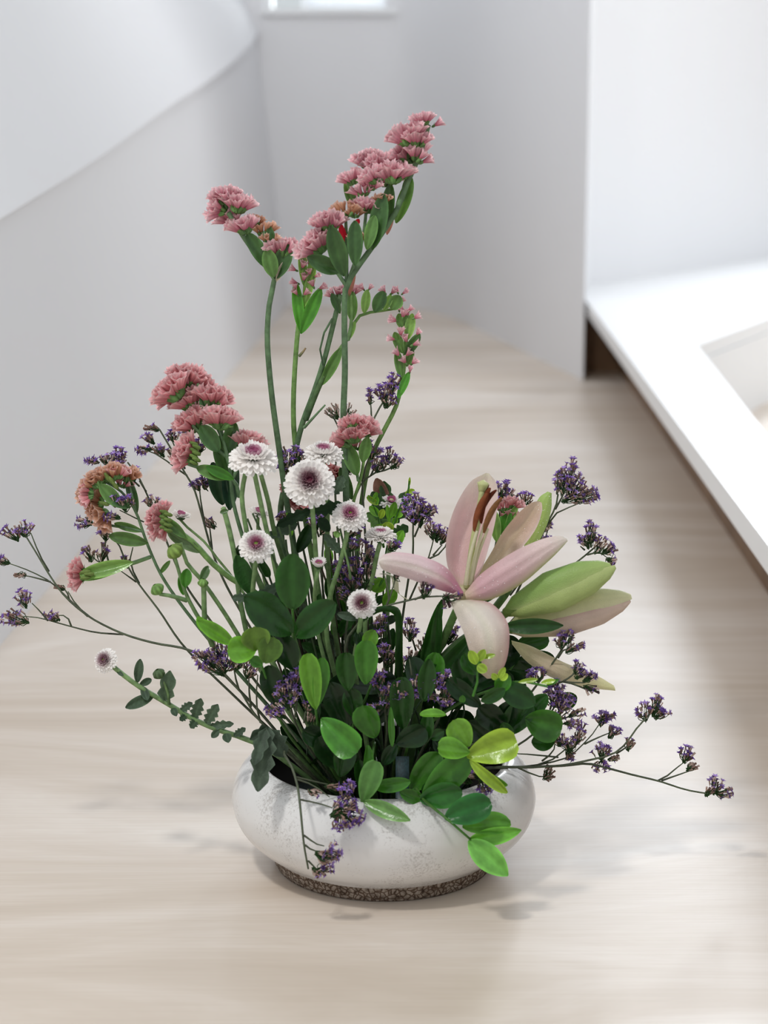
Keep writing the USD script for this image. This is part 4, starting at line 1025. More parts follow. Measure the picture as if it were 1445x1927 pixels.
Y = .03
spray("sea lavender reaching furthest left, its thin forked stalks touching the picture's left edge", ([(45, 1003), (68, 1040), (95, 1085), (125, 1125), (170, 1162), (230, 1192), (290, 1210), (352, 1222), (400, 1250), (480, 1330), (560, 1420)], Y, 0),
      [([(10, 1058), (50, 1072), (95, 1095), (130, 1128), (165, 1160)], Y), ([(58, 1003), (75, 1045), (92, 1075)], Y), ([(30, 1160), (70, 1162), (130, 1178), (180, 1190), (232, 1194)], Y - .01), ([(60, 1135), (75, 1150), (90, 1168)], Y - .01), ([(105, 1158), (125, 1160), (134, 1178)], Y - .01), ([(38, 1082), (62, 1086), (95, 1095)], Y), ([(112, 1106), (125, 1112), (130, 1128)], Y), ([(128, 1113), (145, 1140), (168, 1160)], Y)],
      [(22, 1002, 20, 9, -.6, .8, Y, .5), (46, 996, 16, 12, -.1, 1, Y, .6), (6, 1057, 10, 7, -1, .3, Y, .6), (26, 1162, 26, 14, -.9, .3, Y - .01, .55), (45, 1127, 13, 15, -.3, 1, Y - .01, .6), (99, 1160, 11, 8, -.8, .5, Y - .01, .6), (38, 1082, 9, 3, -1, -.1, Y, .0), (112, 1106, 9, 4, -1, .2, Y, .0)], 640, 0)
Y = .02
spray("sea lavender with long bare forks behind and below the faded orange statice", ([(200, 1000), (222, 1022), (240, 1065), (262, 1100), (300, 1150), (345, 1215), (420, 1290), (540, 1400)], Y, .01),
      [([(170, 1045), (190, 1060), (215, 1066)], Y), ([(228, 1075), (256, 1095)], Y), ([(250, 1030), (245, 1060), (262, 1098)], Y), ([(200, 1010), (198, 1030), (205, 1060)], Y)],
      [(158, 982, 15, 12, -.9, .2, Y, .6), (166, 1042, 12, 11, -.4, 1, Y, .3), (193, 1040, 11, 15, .1, 1, Y, .3), (195, 1008, 8, 7, -.3, .5, Y, .2), (234, 1058, 8, 6, -.3, .8, Y, .4)], 640, .02)
Y = .018
spray("sea lavender rising through the faded orange statice, its purple tips showing above it", ([(240, 870), (262, 900), (285, 950), (310, 1010), (330, 1060), (355, 1110), (420, 1200), (520, 1330)], Y, .02),
      [([(205, 870), (235, 890), (262, 915)], Y), ([(262, 905), (275, 925)], Y), ([(225, 960), (255, 975), (285, 990), (300, 1010)], Y)],
      [(175, 868, 9, 7, -1, .3, Y, .5), (200, 864, 16, 9, -.2, 1, Y, .35), (222, 862, 15, 17, 0, 1, Y, .65), (252, 895, 11, 11, .2, 1, Y, .6), (230, 944, 22, 13, -.3, .8, Y - .02, .6), (212, 972, 12, 8, -.8, .2, Y - .02, .5), (287, 945, 12, 10, -.1, 1, Y - .01, .4)], 650, .02)
Y = .025
spray("sea lavender left of the dense dusty pink statice, with thin bare tips pointing left", ([(300, 808), (325, 850), (345, 885), (365, 920), (380, 970), (400, 1040), (430, 1110), (500, 1230), (570, 1350)], Y, .02),
      [([(270, 845), (300, 858), (330, 880), (352, 895)], Y), ([(322, 825), (335, 855), (348, 882)], Y), ([(375, 915), (378, 945), (385, 985)], Y), ([(394, 986), (396, 1005), (399, 1034)], Y)],
      [(285, 806, 13, 4, -1, .3, Y, .1), (278, 826, 11, 8, -.8, .6, Y, .5), (272, 845, 14, 7, -1, 0, Y, .4), (300, 847, 14, 9, -.5, .8, Y, .2), (326, 821, 10, 9, 0, 1, Y, .8), (350, 825, 14, 12, .2, 1, Y, .3), (330, 855, 16, 8, -.3, .8, Y, .3), (371, 914, 8, 7, -.4, .9, Y, .9), (386, 908, 8, 12, 0, 1, Y, .8), (394, 984, 10, 8, -.6, .6, Y, .4), (378, 836, 12, 14, .1, 1, Y, .5)], 660, .02)
Y = .03
spray("sea lavender tuft crossing the stalk of the curving pale pink statice spike", ([(735, 735), (722, 755), (705, 785), (692, 830), (682, 900), (690, 1050), (700, 1200)], Y, .03),
      [([(696, 750), (699, 780), (697, 805)], Y), ([(750, 720), (735, 745)], Y)],
      [(740, 718, 13, 18, .2, 1, Y, .55), (722, 742, 15, 18, -.2, 1, Y, .5), (732, 755, 12, 10, .4, .8, Y, .5), (696, 748, 3, 11, -.1, 1, Y, .7)], 705, .035)
spray("faded brownish sea lavender around the foot of the tallest stem", ([(655, 770), (648, 800), (640, 830), (630, 900), (640, 1050), (660, 1200)], Y, .04),
      [([(618, 770), (630, 790), (642, 815)], Y)], [(625, 773, 14, 12, -.6, .8, Y, .15), (656, 776, 12, 14, .3, 1, Y, .15)], 690, .04, TAN * .7)
Y = .025
spray("sea lavender with upright twigs to the right of the pink statice, over grey wall", ([(758, 865), (735, 882), (710, 888), (690, 900), (672, 925), (662, 980), (668, 1100), (680, 1240)], Y, .03),
      [([(735, 855), (728, 872), (720, 886)], Y), ([(706, 872), (704, 880), (698, 895)], Y), ([(705, 845), (690, 870), (684, 900)], Y)],
      [(731, 858, 9, 15, .1, 1, Y, .65), (745, 868, 10, 12, .5, .9, Y, .4), (709, 876, 10, 11, 0, 1, Y, .35), (702, 848, 15, 12, .2, 1, Y, .55), (652, 876, 10, 15, -.2, 1, Y, .5), (720, 872, 7, 9, .1, 1, Y, .5)], 705, .03)
Y = .03
spray("sea lavender tips peeping over the gap between the two upper chrysanthemums", ([(545, 862), (552, 900), (560, 980), (590, 1120), (630, 1280)], Y, .04),
      [([(563, 858), (556, 890)], Y), ([(530, 870), (548, 900)], Y)], [(536, 862, 10, 16, -.2, 1, Y, .6), (555, 858, 10, 16, .1, 1, Y, .45), (568, 862, 7, 14, .3, 1, Y, .4), (540, 880, 14, 8, -.2, .8, Y, .6)], 680, .04)
Y = .025
spray("full round sea lavender tuft just left of the upright lily petal", ([(778, 965), (777, 1000), (777, 1040), (770, 1080), (755, 1180), (740, 1320)], Y, .03),
      [([(795, 975), (780, 1010)], Y), ([(818, 1005), (812, 1030), (806, 1050), (790, 1085), (770, 1130)], Y - .005), ([(832, 1025), (815, 1045)], Y - .005), ([(845, 1010), (832, 1038), (806, 1052)], Y - .005)],
      [(778, 958, 21, 26, -.1, 1, Y, .7), (805, 960, 15, 11, .7, .6, Y, .6), (795, 975, 14, 14, .3, .9, Y, .6), (812, 998, 14, 14, -.2, 1, Y - .005, .6), (828, 1005, 14, 11, .4, .9, Y - .005, .45), (838, 1010, 9, 12, .5, .8, Y - .005, .5), (740, 1026, 11, 8, .3, .8, Y - .02, .7)], 740, .03)
Y = -.03
spray("branching sea lavender in the centre, just left of the lily's left petal", ([(690, 1060), (682, 1085), (670, 1115), (655, 1160), (650, 1240), (668, 1380)], Y, -.02),
      [([(650, 1080), (665, 1105), (668, 1125)], Y), ([(665, 1025), (672, 1060), (678, 1090)], Y), ([(700, 1045), (690, 1080)], Y), ([(640, 1120), (655, 1140)], Y)],
      [(664, 1025, 16, 8, .3, .8, Y, .75), (688, 1045, 14, 20, .2, 1, Y, .4), (668, 1070, 16, 18, -.2, 1, Y, .45), (698, 1060, 11, 22, .3, 1, Y, .35), (642, 1082, 10, 18, -.4, .9, Y, .7), (660, 1095, 17, 14, -.2, 1, Y, .5), (648, 1118, 10, 12, -.6, .6, Y, .4), (690, 1090, 12, 14, .3, 1, Y, .3), (640, 1060, 8, 14, -.3, 1, Y, .4)], 690, -.02)
Y = .0
spray("dark sea lavender tuft under the large facing chrysanthemum", ([(610, 985), (608, 1020), (606, 1080), (615, 1180), (650, 1320)], Y, .01), [([(590, 980), (600, 1010)], Y), ([(645, 985), (625, 1020), (608, 1060)], Y)],
      [(592, 980, 11, 16, -.2, 1, Y, .6), (610, 975, 12, 18, .1, 1, Y, .6), (595, 960, 9, 8, -.3, .8, Y, .7), (608, 995, 9, 9, .3, .8, Y, .7), (530, 975, 12, 8, -.8, .5, Y, .4), (665, 1000, 16, 12, .6, .6, Y, .3)], 690, .01)
Y = .01
spray("tall full sea lavender fan at the upper right, above the green lily buds", ([(1050, 930), (1045, 955), (1032, 980), (1010, 1030), (975, 1110), (920, 1220), (850, 1350)], Y, .02),
      [([(1095, 945), (1070, 955), (1048, 965), (1032, 985)], Y), ([(1050, 885), (1048, 930)], Y), ([(1075, 890), (1060, 930), (1045, 958)], Y)],
      [(1076, 890, 15, 22, .2, 1, Y, .7), (1060, 912, 18, 16, 0, 1, Y, .65), (1084, 915, 20, 18, .4, .9, Y, .65), (1104, 933, 18, 15, .8, .4, Y, .65), (1055, 898, 8, 12, -.3, 1, Y, .4), (1080, 938, 22, 9, .8, .2, Y, .4)], 770, .02)
Y = .0
spray("sea lavender pointing right out from behind the upper lily bud", ([(1130, 1020), (1105, 1042), (1070, 1070), (1010, 1120), (930, 1210), (860, 1340)], Y, .02),
      [([(1092, 1028), (1100, 1035)], Y), ([(1112, 995), (1112, 1030)], Y), ([(1150, 1045), (1125, 1040), (1105, 1044)], Y)],
      [(1112, 1002, 10, 19, .1, 1, Y, .55), (1103, 1018, 12, 10, -.3, .8, Y, .5), (1130, 1024, 13, 15, .5, .9, Y, .6), (1146, 1034, 11, 12, .8, .5, Y, .6), (1150, 1056, 6, 6, .7, -.3, Y, .4)], 775, .02)
Y = .035
spray("sea lavender tips showing between the upright lily petals", ([(942, 925), (940, 970), (925, 1060), (880, 1200), (830, 1330)], Y, .05), [([(992, 945), (980, 980), (940, 1050)], Y), ([(1030, 1000), (1010, 1050), (960, 1120)], Y)],
      [(944, 924, 17, 17, .1, 1, Y, .75), (960, 935, 12, 10, .5, .8, Y, .6), (990, 938, 13, 12, .2, 1, Y, .55), (1024, 1020, 14, 8, .6, .7, Y, .6), (1028, 990, 7, 10, .5, .6, Y, .2)], 765, .05)
Y = -.07
spray("wiry dark sea lavender arching from the centre to the heart of the open lily", ([(862, 1122), (830, 1122), (795, 1124), (760, 1132), (720, 1142), (690, 1158), (665, 1185), (650, 1220), (660, 1330)], Y, -.05),
      [([(745, 1085), (738, 1110), (728, 1138)], Y), ([(720, 1075), (728, 1100), (732, 1130)], Y), ([(800, 1095), (805, 1115), (780, 1128)], Y)],
      [(800, 1108, 12, 16, .1, 1, Y, .15), (745, 1082, 6, 6, .1, 1, Y, 0), (852, 1122, 15, 7, .9, .2, Y, .2), (840, 1132, 8, 10, .2, -.8, Y, .3)], 690, -.05, lin(96, 74, 80))
Y = -.02
spray("dusky sea lavender among the lily stalks below the open flower", ([(770, 1190), (780, 1215), (785, 1250), (770, 1330), (755, 1420)], Y, 0),
      [([(805, 1215), (795, 1240), (785, 1270)], Y), ([(850, 1185), (835, 1220), (800, 1260)], Y), ([(715, 1175), (720, 1230), (730, 1300)], Y), ([(862, 1215), (840, 1240)], Y)],
      [(772, 1186, 14, 20, 0, 1, Y, .45), (800, 1212, 16, 15, .3, .9, Y, .15), (850, 1190, 12, 20, .3, 1, Y, .35), (715, 1178, 13, 17, -.1, 1, Y, .4), (868, 1222, 14, 12, .4, .8, Y, .6), (722, 1225, 14, 10, .1, 1, Y, .4), (735, 1240, 14, 12, .3, .8, Y, .3), (762, 1250, 10, 14, -.2, 1, Y, .45), (776, 1232, 9, 14, .3, 1, Y, .1)], 735, 0)
Y = -.085
spray("bright purple sea lavender over dark leaves, left of the centre bottom", ([(540, 1300), (548, 1335), (560, 1370), (590, 1420)], Y, -.06), [([(565, 1275), (560, 1310), (555, 1350)], Y), ([(518, 1340), (535, 1360), (560, 1395)], Y), ([(578, 1320), (572, 1360)], Y)],
      [(537, 1305, 24, 26, -.2, 1, Y, .6), (520, 1338, 17, 13, -.6, .5, Y, .65), (560, 1278, 12, 16, 0, 1, Y, .65), (570, 1292, 8, 9, .4, .8, Y, .7), (578, 1325, 9, 14, .1, 1, Y, .05), (585, 1350, 9, 12, .2, .8, Y, .05)], 650, -.05)
Y = -.04
spray("wide purple sea lavender mound on the left, beside the round light green leaves", ([(400, 1245), (425, 1270), (455, 1305), (480, 1345), (530, 1400)], Y, -.04), [([(445, 1235), (440, 1260), (450, 1300)], Y), ([(470, 1255), (468, 1290), (472, 1330)], Y), ([(485, 1270), (482, 1320), (490, 1360)], Y)],
      [(385, 1240, 20, 15, -.7, .7, Y, .6), (410, 1228, 18, 18, -.2, 1, Y, .65), (425, 1248, 22, 16, .1, 1, Y, .5), (400, 1255, 26, 10, -.5, .4, Y, .4), (448, 1245, 16, 14, .2, 1, Y, .3), (470, 1258, 14, 16, .3, 1, Y, .2)], 640, -.04)
Y = -.09
spray("upright purple sea lavender in front of the centre leaves, ending in a small drooping tip", ([(715, 1280), (722, 1320), (728, 1370), (725, 1420)], Y, -.06), [([(735, 1315), (730, 1345)], Y), ([(700, 1275), (715, 1310)], Y)],
      [(702, 1276, 8, 13, -.2, 1, Y, .75), (716, 1290, 13, 14, 0, 1, Y, .65), (728, 1312, 14, 20, .3, 1, Y, .65), (705, 1333, 12, 8, -.8, -.3, Y, .8), (712, 1270, 12, 10, .1, 1, Y, .5), (745, 1300, 6, 16, .2, 1, Y, .15)], 725, -.05)
Y = -.09
spray("two small purple sea lavender tips over dark leaves, right of the strap leaf", ([(780, 1280), (776, 1310), (770, 1350), (760, 1410)], Y, -.06), [([(757, 1308), (770, 1315), (775, 1330)], Y), ([(770, 1240), (775, 1270)], Y)],
      [(782, 1290, 9, 16, .2, 1, Y, .6), (762, 1308, 12, 6, -.9, .1, Y, .7), (776, 1310, 8, 8, 0, 1, Y, .5)], 735, -.05)
spray("purple sea lavender tip under the young light leaves, below the lily's hanging petal", ([(835, 1290), (832, 1320), (822, 1360), (790, 1420)], Y, -.05), [([(815, 1310), (828, 1325)], Y)],
      [(838, 1276, 9, 10, .3, 1, Y, .75), (828, 1285, 9, 12, -.2, 1, Y, .6), (838, 1302, 9, 15, .2, 1, Y, .7), (818, 1311, 13, 7, -.9, .2, Y, .75), (840, 1318, 9, 8, .1, -.4, Y, .6)], 750, -.05)
Y = -.02
spray("sea lavender crossing the drooping cream lily tepal on the right", ([(1080, 1195), (1062, 1215), (1042, 1245), (1025, 1268), (985, 1320), (920, 1380), (850, 1430)], -.05, -.02), [([(1060, 1200), (1055, 1222)], -.05), ([(1092, 1220), (1065, 1220), (1050, 1238)], -.05)],
      [(1066, 1200, 14, 10, .1, 1, -.05, .6), (1080, 1215, 15, 11, .7, .6, -.05, .4), (1055, 1208, 8, 9, -.2, 1, -.05, .5), (1008, 1270, 18, 9, -.2, .8, -.05, .7)], 780, -.01)
spray("thin dark sea lavender twigs at the tip of the drooping cream tepal", ([(1110, 1300), (1085, 1290), (1058, 1283), (1030, 1300), (970, 1360), (880, 1430)], -.06, -.02), [([(1115, 1280), (1095, 1285), (1062, 1283)], -.06), ([(1085, 1258), (1078, 1270), (1060, 1282)], -.06)],
      [(1086, 1256, 9, 9, .3, 1, -.06, .5), (1092, 1268, 8, 7, .6, .6, -.06, .3), (1110, 1276, 10, 7, .8, .4, -.06, .5), (1114, 1297, 13, 8, .8, -.3, -.06, .2)], 785, -.02, lin(92, 76, 78))
Y = -.04
spray("bushy sea lavender right of the dark leaves, leaning right over the rim", ([(1050, 1320), (1030, 1350), (1005, 1380), (970, 1405), (900, 1445)], Y, -.03), [([(1085, 1345), (1050, 1355), (1020, 1372)], Y), ([(1045, 1300), (1035, 1335)], Y), ([(1065, 1360), (1030, 1370)], Y)],
      [(1045, 1298, 14, 14, .1, 1, Y, .7), (1040, 1315, 18, 13, 0, 1, Y, .5), (1062, 1322, 16, 15, .4, .8, Y, .7), (1060, 1342, 17, 12, .5, .5, Y, .6), (1085, 1342, 13, 8, .9, .4, Y, .35), (1078, 1362, 13, 8, .9, -.1, Y, .5), (960, 1352, 9, 8, 0, 1, -.06, .1)], 790, -.03)
Y = -.02
spray("longest sea lavender stalk, reaching far right low over the floor", ([(1335, 1494), (1290, 1486), (1240, 1470), (1190, 1458), (1145, 1446), (1105, 1437), (1060, 1441), (1000, 1443), (940, 1445), (880, 1455)], Y, -.03),
      [([(1290, 1432), (1272, 1446), (1250, 1464), (1238, 1469)], Y), ([(1305, 1448), (1285, 1455), (1262, 1463), (1245, 1469)], Y)],
      [(1292, 1420, 13, 12, .3, .9, Y, .7), (1302, 1443, 10, 6, .9, .4, Y, .0), (1346, 1478, 13, 13, .2, 1, Y, .65), (1362, 1491, 13, 9, .95, .1, Y, .6), (1335, 1490, 9, 6, .3, .4, Y, .2), (1132, 1440, 16, 8, 0, -.6, Y, .65)], 800, -.03)
Y = -.035
spray("forked sea lavender on the right above the longest stalk, with several purple tips", ([(1225, 1342), (1200, 1368), (1175, 1402), (1150, 1420), (1110, 1430), (1060, 1440), (1000, 1444), (900, 1452)], Y, -.04),
      [([(1128, 1362), (1112, 1385), (1092, 1405), (1068, 1425), (1020, 1438), (970, 1444)], Y), ([(1150, 1378), (1125, 1388), (1100, 1400)], Y), ([(1080, 1385), (1068, 1405), (1048, 1425), (1010, 1440)], Y), ([(1045, 1395), (1040, 1415), (1020, 1432)], Y), ([(1190, 1392), (1180, 1405), (1160, 1418)], Y), ([(965, 1418), (1000, 1420), (1050, 1425)], Y), ([(1035, 1462), (1010, 1460), (975, 1445)], Y)],
      [(1212, 1340, 14, 14, -.2, 1, Y, .65), (1235, 1330, 10, 17, .3, 1, Y, .45), (1247, 1343, 14, 9, .8, .5, Y, .35), (1130, 1354, 13, 11, 0, 1, Y, .7), (1145, 1348, 13, 6, .9, .4, Y, .4), (1150, 1377, 16, 7, .3, .8, Y, .6), (1132, 1415, 16, 12, .1, 1, Y, .75), (1090, 1380, 12, 18, .3, 1, Y, .25), (1070, 1400, 14, 11, -.2, 1, Y, .45), (1052, 1392, 14, 10, -.2, 1, Y, .4), (1155, 1428, 9, 5, .9, .2, Y, .1), (1030, 1452, 12, 9, .4, .8, Y, .0), (1032, 1464, 8, 4, 1, 0, Y, 0), (1072, 1418, 8, 8, .2, -.5, Y, .6), (1185, 1402, 7, 9, .3, .8, Y, .1)], 795, -.04)
Y = -.105
spray("sea lavender hanging down over the front of the bowl in three purple tufts", ([(580, 1635, -.132), (572, 1590, -.136), (566, 1530, -.132), (560, 1480, -.115), (550, 1445, -.103), (538, 1415, -.085)], Y, Y),
      [([(625, 1520, -.13), (600, 1512, -.133), (566, 1505, -.128)], Y), ([(610, 1592, -.138), (595, 1588, -.138), (572, 1572, -.136)], Y), ([(605, 1602, -.136), (588, 1600, -.137), (574, 1590, -.136)], Y), ([(625, 1478, -.10), (590, 1470, -.106), (556, 1462, -.108)], Y), ([(620, 1500, -.112), (590, 1478, -.108), (558, 1466, -.108)], Y), ([(600, 1640, -.134), (588, 1628, -.135), (580, 1620, -.135)], Y)],
      [(652, 1490, 14, 18, .1, 1, -.125, .65), (648, 1520, 22, 20, .3, .2, -.128, .7), (660, 1535, 22, 17, .6, -.3, -.128, .7), (645, 1548, 20, 14, .2, -.6, -.13, .5), (626, 1602, 13, 15, .7, .3, -.14, .7), (612, 1612, 16, 12, .5, -.2, -.14, .35), (612, 1632, 12, 11, .6, .3, -.135, .6), (600, 1641, 12, 7, .4, -.3, -.135, .2), (592, 1490, 10, 6, .8, -.2, -.11, .1), (628, 1480, 14, 7, .9, .1, -.11, .1)], 625, -.04)
Y = -.085
spray("tiny purple sea lavender tuft at the right rim below the thin light leaf", ([(908, 1470), (900, 1450), (880, 1440)], -.10, -.06), [], [(910, 1478, 11, 14, .3, -.7, -.102, .7), (895, 1455, 14, 10, -.3, .2, -.09, .1), (870, 1462, 16, 12, -.3, .2, -.085, .05)], 800, -.04)

# --- glossy leaf sprigs


def sprig(label, main, rows, rx, Yr, twigs=(), rad=(2.2, 3.6)):
    T = Thing("leaf_sprig", label, "leafy sprig", root(rx, Yr), G_LEAF)
    pts, Ya, Yb = main
    stems(T, (pts, Ya, Yb, rad[0], rad[1], LM, lin(70, 84, 48)), [(p, y, y, 1.6, 2.4, LM, LM) for p, y in twigs])
    leaves(T, rows)
    return T


Y = -.085
sprig("sprig with a broad upright dark leaf between two others, in the middle of the bouquet", ([(550, 1146), (553, 1180), (555, 1230), (575, 1320), (610, 1400)], Y, -.06),
      [((551, 1148), (550, 1042), 64, LD * 1.15, Y, Y - .004, dict(fold=.12)), ((550, 1192), (460, 1122), 66, LD * .9, Y, Y - .012, dict(fold=.15, roll=.3)), ((556, 1198), (631, 1134), 54, LD * .95, Y, Y - .008, dict(fold=.2, roll=-.3))], 660, -.05)
sprig("sprig of round light green leaves at the left, over the purple mound", ([(488, 1240), (500, 1275), (516, 1320), (545, 1385)], Y - .01, -.07),
      [((482, 1222), (428, 1226), 50, LB * .95, Y - .012, Y - .02, dict(acute=.4, roll=.2)), ((484, 1224), (478, 1180), 54, lin(92, 124, 48), Y - .012, Y - .018, dict(acute=.35)), ((498, 1248), (516, 1200), 46, lin(78, 112, 44), Y - .012, Y - .016, dict(acute=.35)), ((494, 1252), (470, 1238), 22, LM, Y - .01, Y - .012, {}),
       ((552, 1260), (528, 1196), 46, LDD * 1.15, Y, Y, dict(acute=.45)), ((520, 1328), (505, 1252), 44, LDD * 1.1, Y, Y, dict(acute=.45)), ((522, 1320), (540, 1272), 30, LDD, Y + .005, Y, {})], 640, -.055)
sprig("sprig with a folded bright green leaf standing upright left of the centre", ([(594, 1335), (597, 1360), (605, 1400), (620, 1440)], Y - .012, -.07),
      [((594, 1335), (578, 1230), 40, LB * .92, Y - .012, Y - .018, dict(acute=.35, fold=.35)), ((596, 1330), (604, 1238), 30, LM * 1.05, Y - .008, Y - .012, dict(acute=.4, roll=.5)), ((604, 1352), (672, 1416), 58, LM * 1.1, Y - .015, Y - .032, dict(acute=.3, roll=.15, wave=.05)),
       ((600, 1350), (572, 1280), 26, LDD * 1.2, Y, Y, {}), ((620, 1400), (570, 1375), 40, LDD, Y, Y - .01, dict(acute=.4)), ((640, 1445), (598, 1388), 46, LDD * 1.1, Y, Y - .008, dict(acute=.4))], 655, -.055)
sprig("sprig of rounded mid-green leaves right of the folded bright one", ([(700, 1285), (690, 1310), (672, 1350), (660, 1400)], Y - .005, -.06),
      [((688, 1288), (690, 1205), 44, LM * .95, Y - .01, Y - .014, dict(acute=.35)), ((655, 1300), (650, 1228), 40, LD * 1.1, Y - .004, Y - .006, dict(acute=.35)), ((690, 1220), (703, 1185), 30, LB * .8, Y + .01, Y + .01, {}), ((680, 1215), (672, 1188), 24, LDD, Y + .012, Y + .012, {}),
       ((655, 1370), (620, 1285), 52, LDD * .9, Y + .002, Y, dict(acute=.5)), ((668, 1350), (660, 1295), 38, LD, Y, Y, dict(acute=.45)), ((706, 1388), (682, 1328), 48, LM * .85, Y - .015, Y - .02, dict(acute=.35, roll=-.3)), ((655, 1420), (640, 1375), 40, LDD * 1.1, Y, Y, {}), ((640, 1462), (655, 1400), 42, LD * .9, Y - .012, Y - .01, dict(acute=.4))], 680, -.05)
sprig("sprig of large dark oval leaves right of the strap leaf", ([(760, 1360), (770, 1385), (760, 1430)], Y, -.06),
      [((758, 1372), (755, 1274), 46, LD * .9, Y - .005, Y - .005, dict(acute=.42)), ((812, 1300), (820, 1228), 40, LM * .85, Y, Y, dict(acute=.45)), ((798, 1320), (808, 1240), 34, LD * .9, Y - .006, Y - .006, {}), ((840, 1300), (812, 1250), 34, LD, Y, Y, {}), ((745, 1400), (800, 1370), 44, LDD * 1.3, Y - .01, Y - .014, dict(acute=.35, roll=.4)), ((800, 1400), (806, 1338), 26, LD, Y - .01, Y - .01, {}), ((735, 1330), (738, 1405), 12, LM, Y - .02, Y - .02, {}), ((810, 1390), (835, 1375), 22, LD, Y - .01, Y - .012, {})], 735, -.05)
sprig("slanting sprig with tiny yellow-green shoots in front of the lily's hanging petal", ([(1030, 1292), (985, 1283), (950, 1287), (920, 1300), (880, 1315), (830, 1345), (780, 1385), (745, 1420)], -.11, -.06),
      [((897, 1250), (884, 1224), 18, LY, -.118, -.12, {}), ((900, 1244), (912, 1222), 16, LY * .95, -.118, -.12, {}), ((905, 1238), (932, 1232), 9, LY * .9, -.118, -.12, {}), ((898, 1252), (916, 1264), 18, LY * .85, -.118, -.122, {}), ((900, 1268), (874, 1230), 38, LD * 1.3, -.108, -.112, dict(acute=.4)), ((938, 1276), (950, 1256), 12, LY, -.118, -.12, {}), ((935, 1278), (925, 1268), 12, LY, -.118, -.12, {}), ((942, 1280), (955, 1268), 12, LY * 1.05, -.118, -.12, {}),
       ((935, 1300), (958, 1270), 30, LM * .9, -.108, -.11, {}), ((905, 1320), (950, 1296), 24, LD * 1.2, -.112, -.115, dict(roll=.4)), ((975, 1284), (1012, 1278), 9, LY * .8, -.108, -.11, {}), ((1018, 1285), (1045, 1280), 10, LY, -.108, -.11, {}), ((1028, 1290), (1052, 1278), 8, LM, -.108, -.11, {}), ((940, 1290), (1007, 1326), 46, LD * .85, -.10, -.105, dict(acute=.7, fold=.1)),
       ((905, 1330), (842, 1280), 36, LDD * 1.2, -.095, -.10, dict(acute=.4)), ((880, 1300), (862, 1240), 40, LDD * 1.3, -.095, -.10, dict(acute=.45)), ((840, 1345), (790, 1345), 16, LB * .9, -.11, -.112, dict(roll=.8)), ((870, 1322), (870, 1308), 12, LM, -.115, -.118, {})], 745, -.05,
      twigs=[([(905, 1232), (898, 1250), (900, 1275), (890, 1310)], -.115)])
Y = -.07
sprig("sprig of big mid-green leaves spreading right, low behind the bushy sea lavender", ([(985, 1355), (960, 1375), (920, 1400), (860, 1440)], Y, -.04),
      [((988, 1352), (1057, 1372), 62, LM * .85, Y - .004, Y - .012, dict(acute=.4, roll=.2)), ((1000, 1395), (1044, 1396), 36, LD * 1.2, Y, Y - .006, {}), ((945, 1382), (1000, 1320), 50, LD * 1.3, Y + .002, Y, dict(acute=.5)), ((940, 1375), (965, 1318), 44, LDD * 1.3, Y + .005, Y, {}), ((985, 1350), (1030, 1308), 34, LD * 1.3, Y, Y, {}), ((950, 1372), (900, 1330), 48, LDD * 1.1, Y, Y - .01, dict(acute=.4)), ((925, 1395), (880, 1358), 46, LDD, Y, Y - .008, {}), ((960, 1390), (945, 1360), 26, LD, Y - .006, Y - .01, {})], 790, -.035)
Y = .01
sprig("sprig of dark leaves under the lily buds, right of the hanging petal", ([(985, 1220), (960, 1260), (910, 1330), (860, 1400)], Y, .0),
      [((970, 1215), (1032, 1200), 40, LD, Y, Y, dict(acute=.4)), ((965, 1235), (955, 1195), 40, LDD, Y, Y, {}), ((975, 1240), (1045, 1245), 40, LDD * 1.2, Y, Y, dict(acute=.5)), ((950, 1260), (1000, 1268), 46, LDD * 1.2, Y, Y, {}), ((940, 1255), (975, 1215), 40, LDD, Y, Y, {}), ((1045, 1330), (1085, 1310), 34, LD, Y - .02, Y - .02, {})], 790, .01)
Y = -.125
sprig("leafy sprig hanging over the front right rim, its lowest leaf pointing at the floor", ([(888, 1582, -.128), (865, 1562, -.136), (840, 1540, -.135), (815, 1520, -.122), (795, 1503, -.105), (775, 1482, -.085)], Y, -.06),
      [((790, 1505), (869, 1488), 48, lin(42, 98, 36), -.105, -.118, dict(acute=.45, roll=.15)), ((836, 1540), (924, 1510), 54, lin(38, 98, 42), -.134, -.136, dict(acute=.45, fold=.15)), ((870, 1556), (961, 1549), 42, lin(84, 142, 48), -.126, -.122, dict(acute=.55, roll=-.3)), ((882, 1580), (981, 1562), 32, lin(104, 170, 62), -.128, -.128, dict(acute=.8, roll=.3, fold=.35)), ((882, 1581), (956, 1648), 48, lin(112, 176, 82), -.129, -.136, dict(acute=.85, fold=.45)),
       ((795, 1505), (882, 1424), 56, LM * 1.0, -.105, -.112, dict(acute=.45, fold=.12)), ((772, 1488), (828, 1418), 48, LM * .92, -.092, -.10, dict(acute=.4)), ((800, 1508), (752, 1490), 26, LM * .9, -.10, -.105, {}), ((808, 1500), (812, 1470), 34, LD * 1.1, -.1, -.1, {})], 745, -.055)
sprig("sprig of three pale yellow-green rounded leaves at the right front rim", ([(884, 1428), (880, 1445), (850, 1470)], -.115, -.08),
      [((884, 1416), (824, 1408), 40, LB * 1.0, -.116, -.122, dict(acute=.3, roll=.4)), ((882, 1405), (852, 1356), 48, lin(104, 150, 54), -.11, -.112, dict(acute=.35)), ((878, 1424), (972, 1394), 62, LY * .82, -.114, -.116, dict(acute=.3, wave=.05)), ((884, 1430), (955, 1492), 22, LY * .9, -.116, -.122, dict(roll=.5)), ((895, 1450), (955, 1478), 20, LB, -.114, -.12, dict(roll=.6))], 765, -.055)
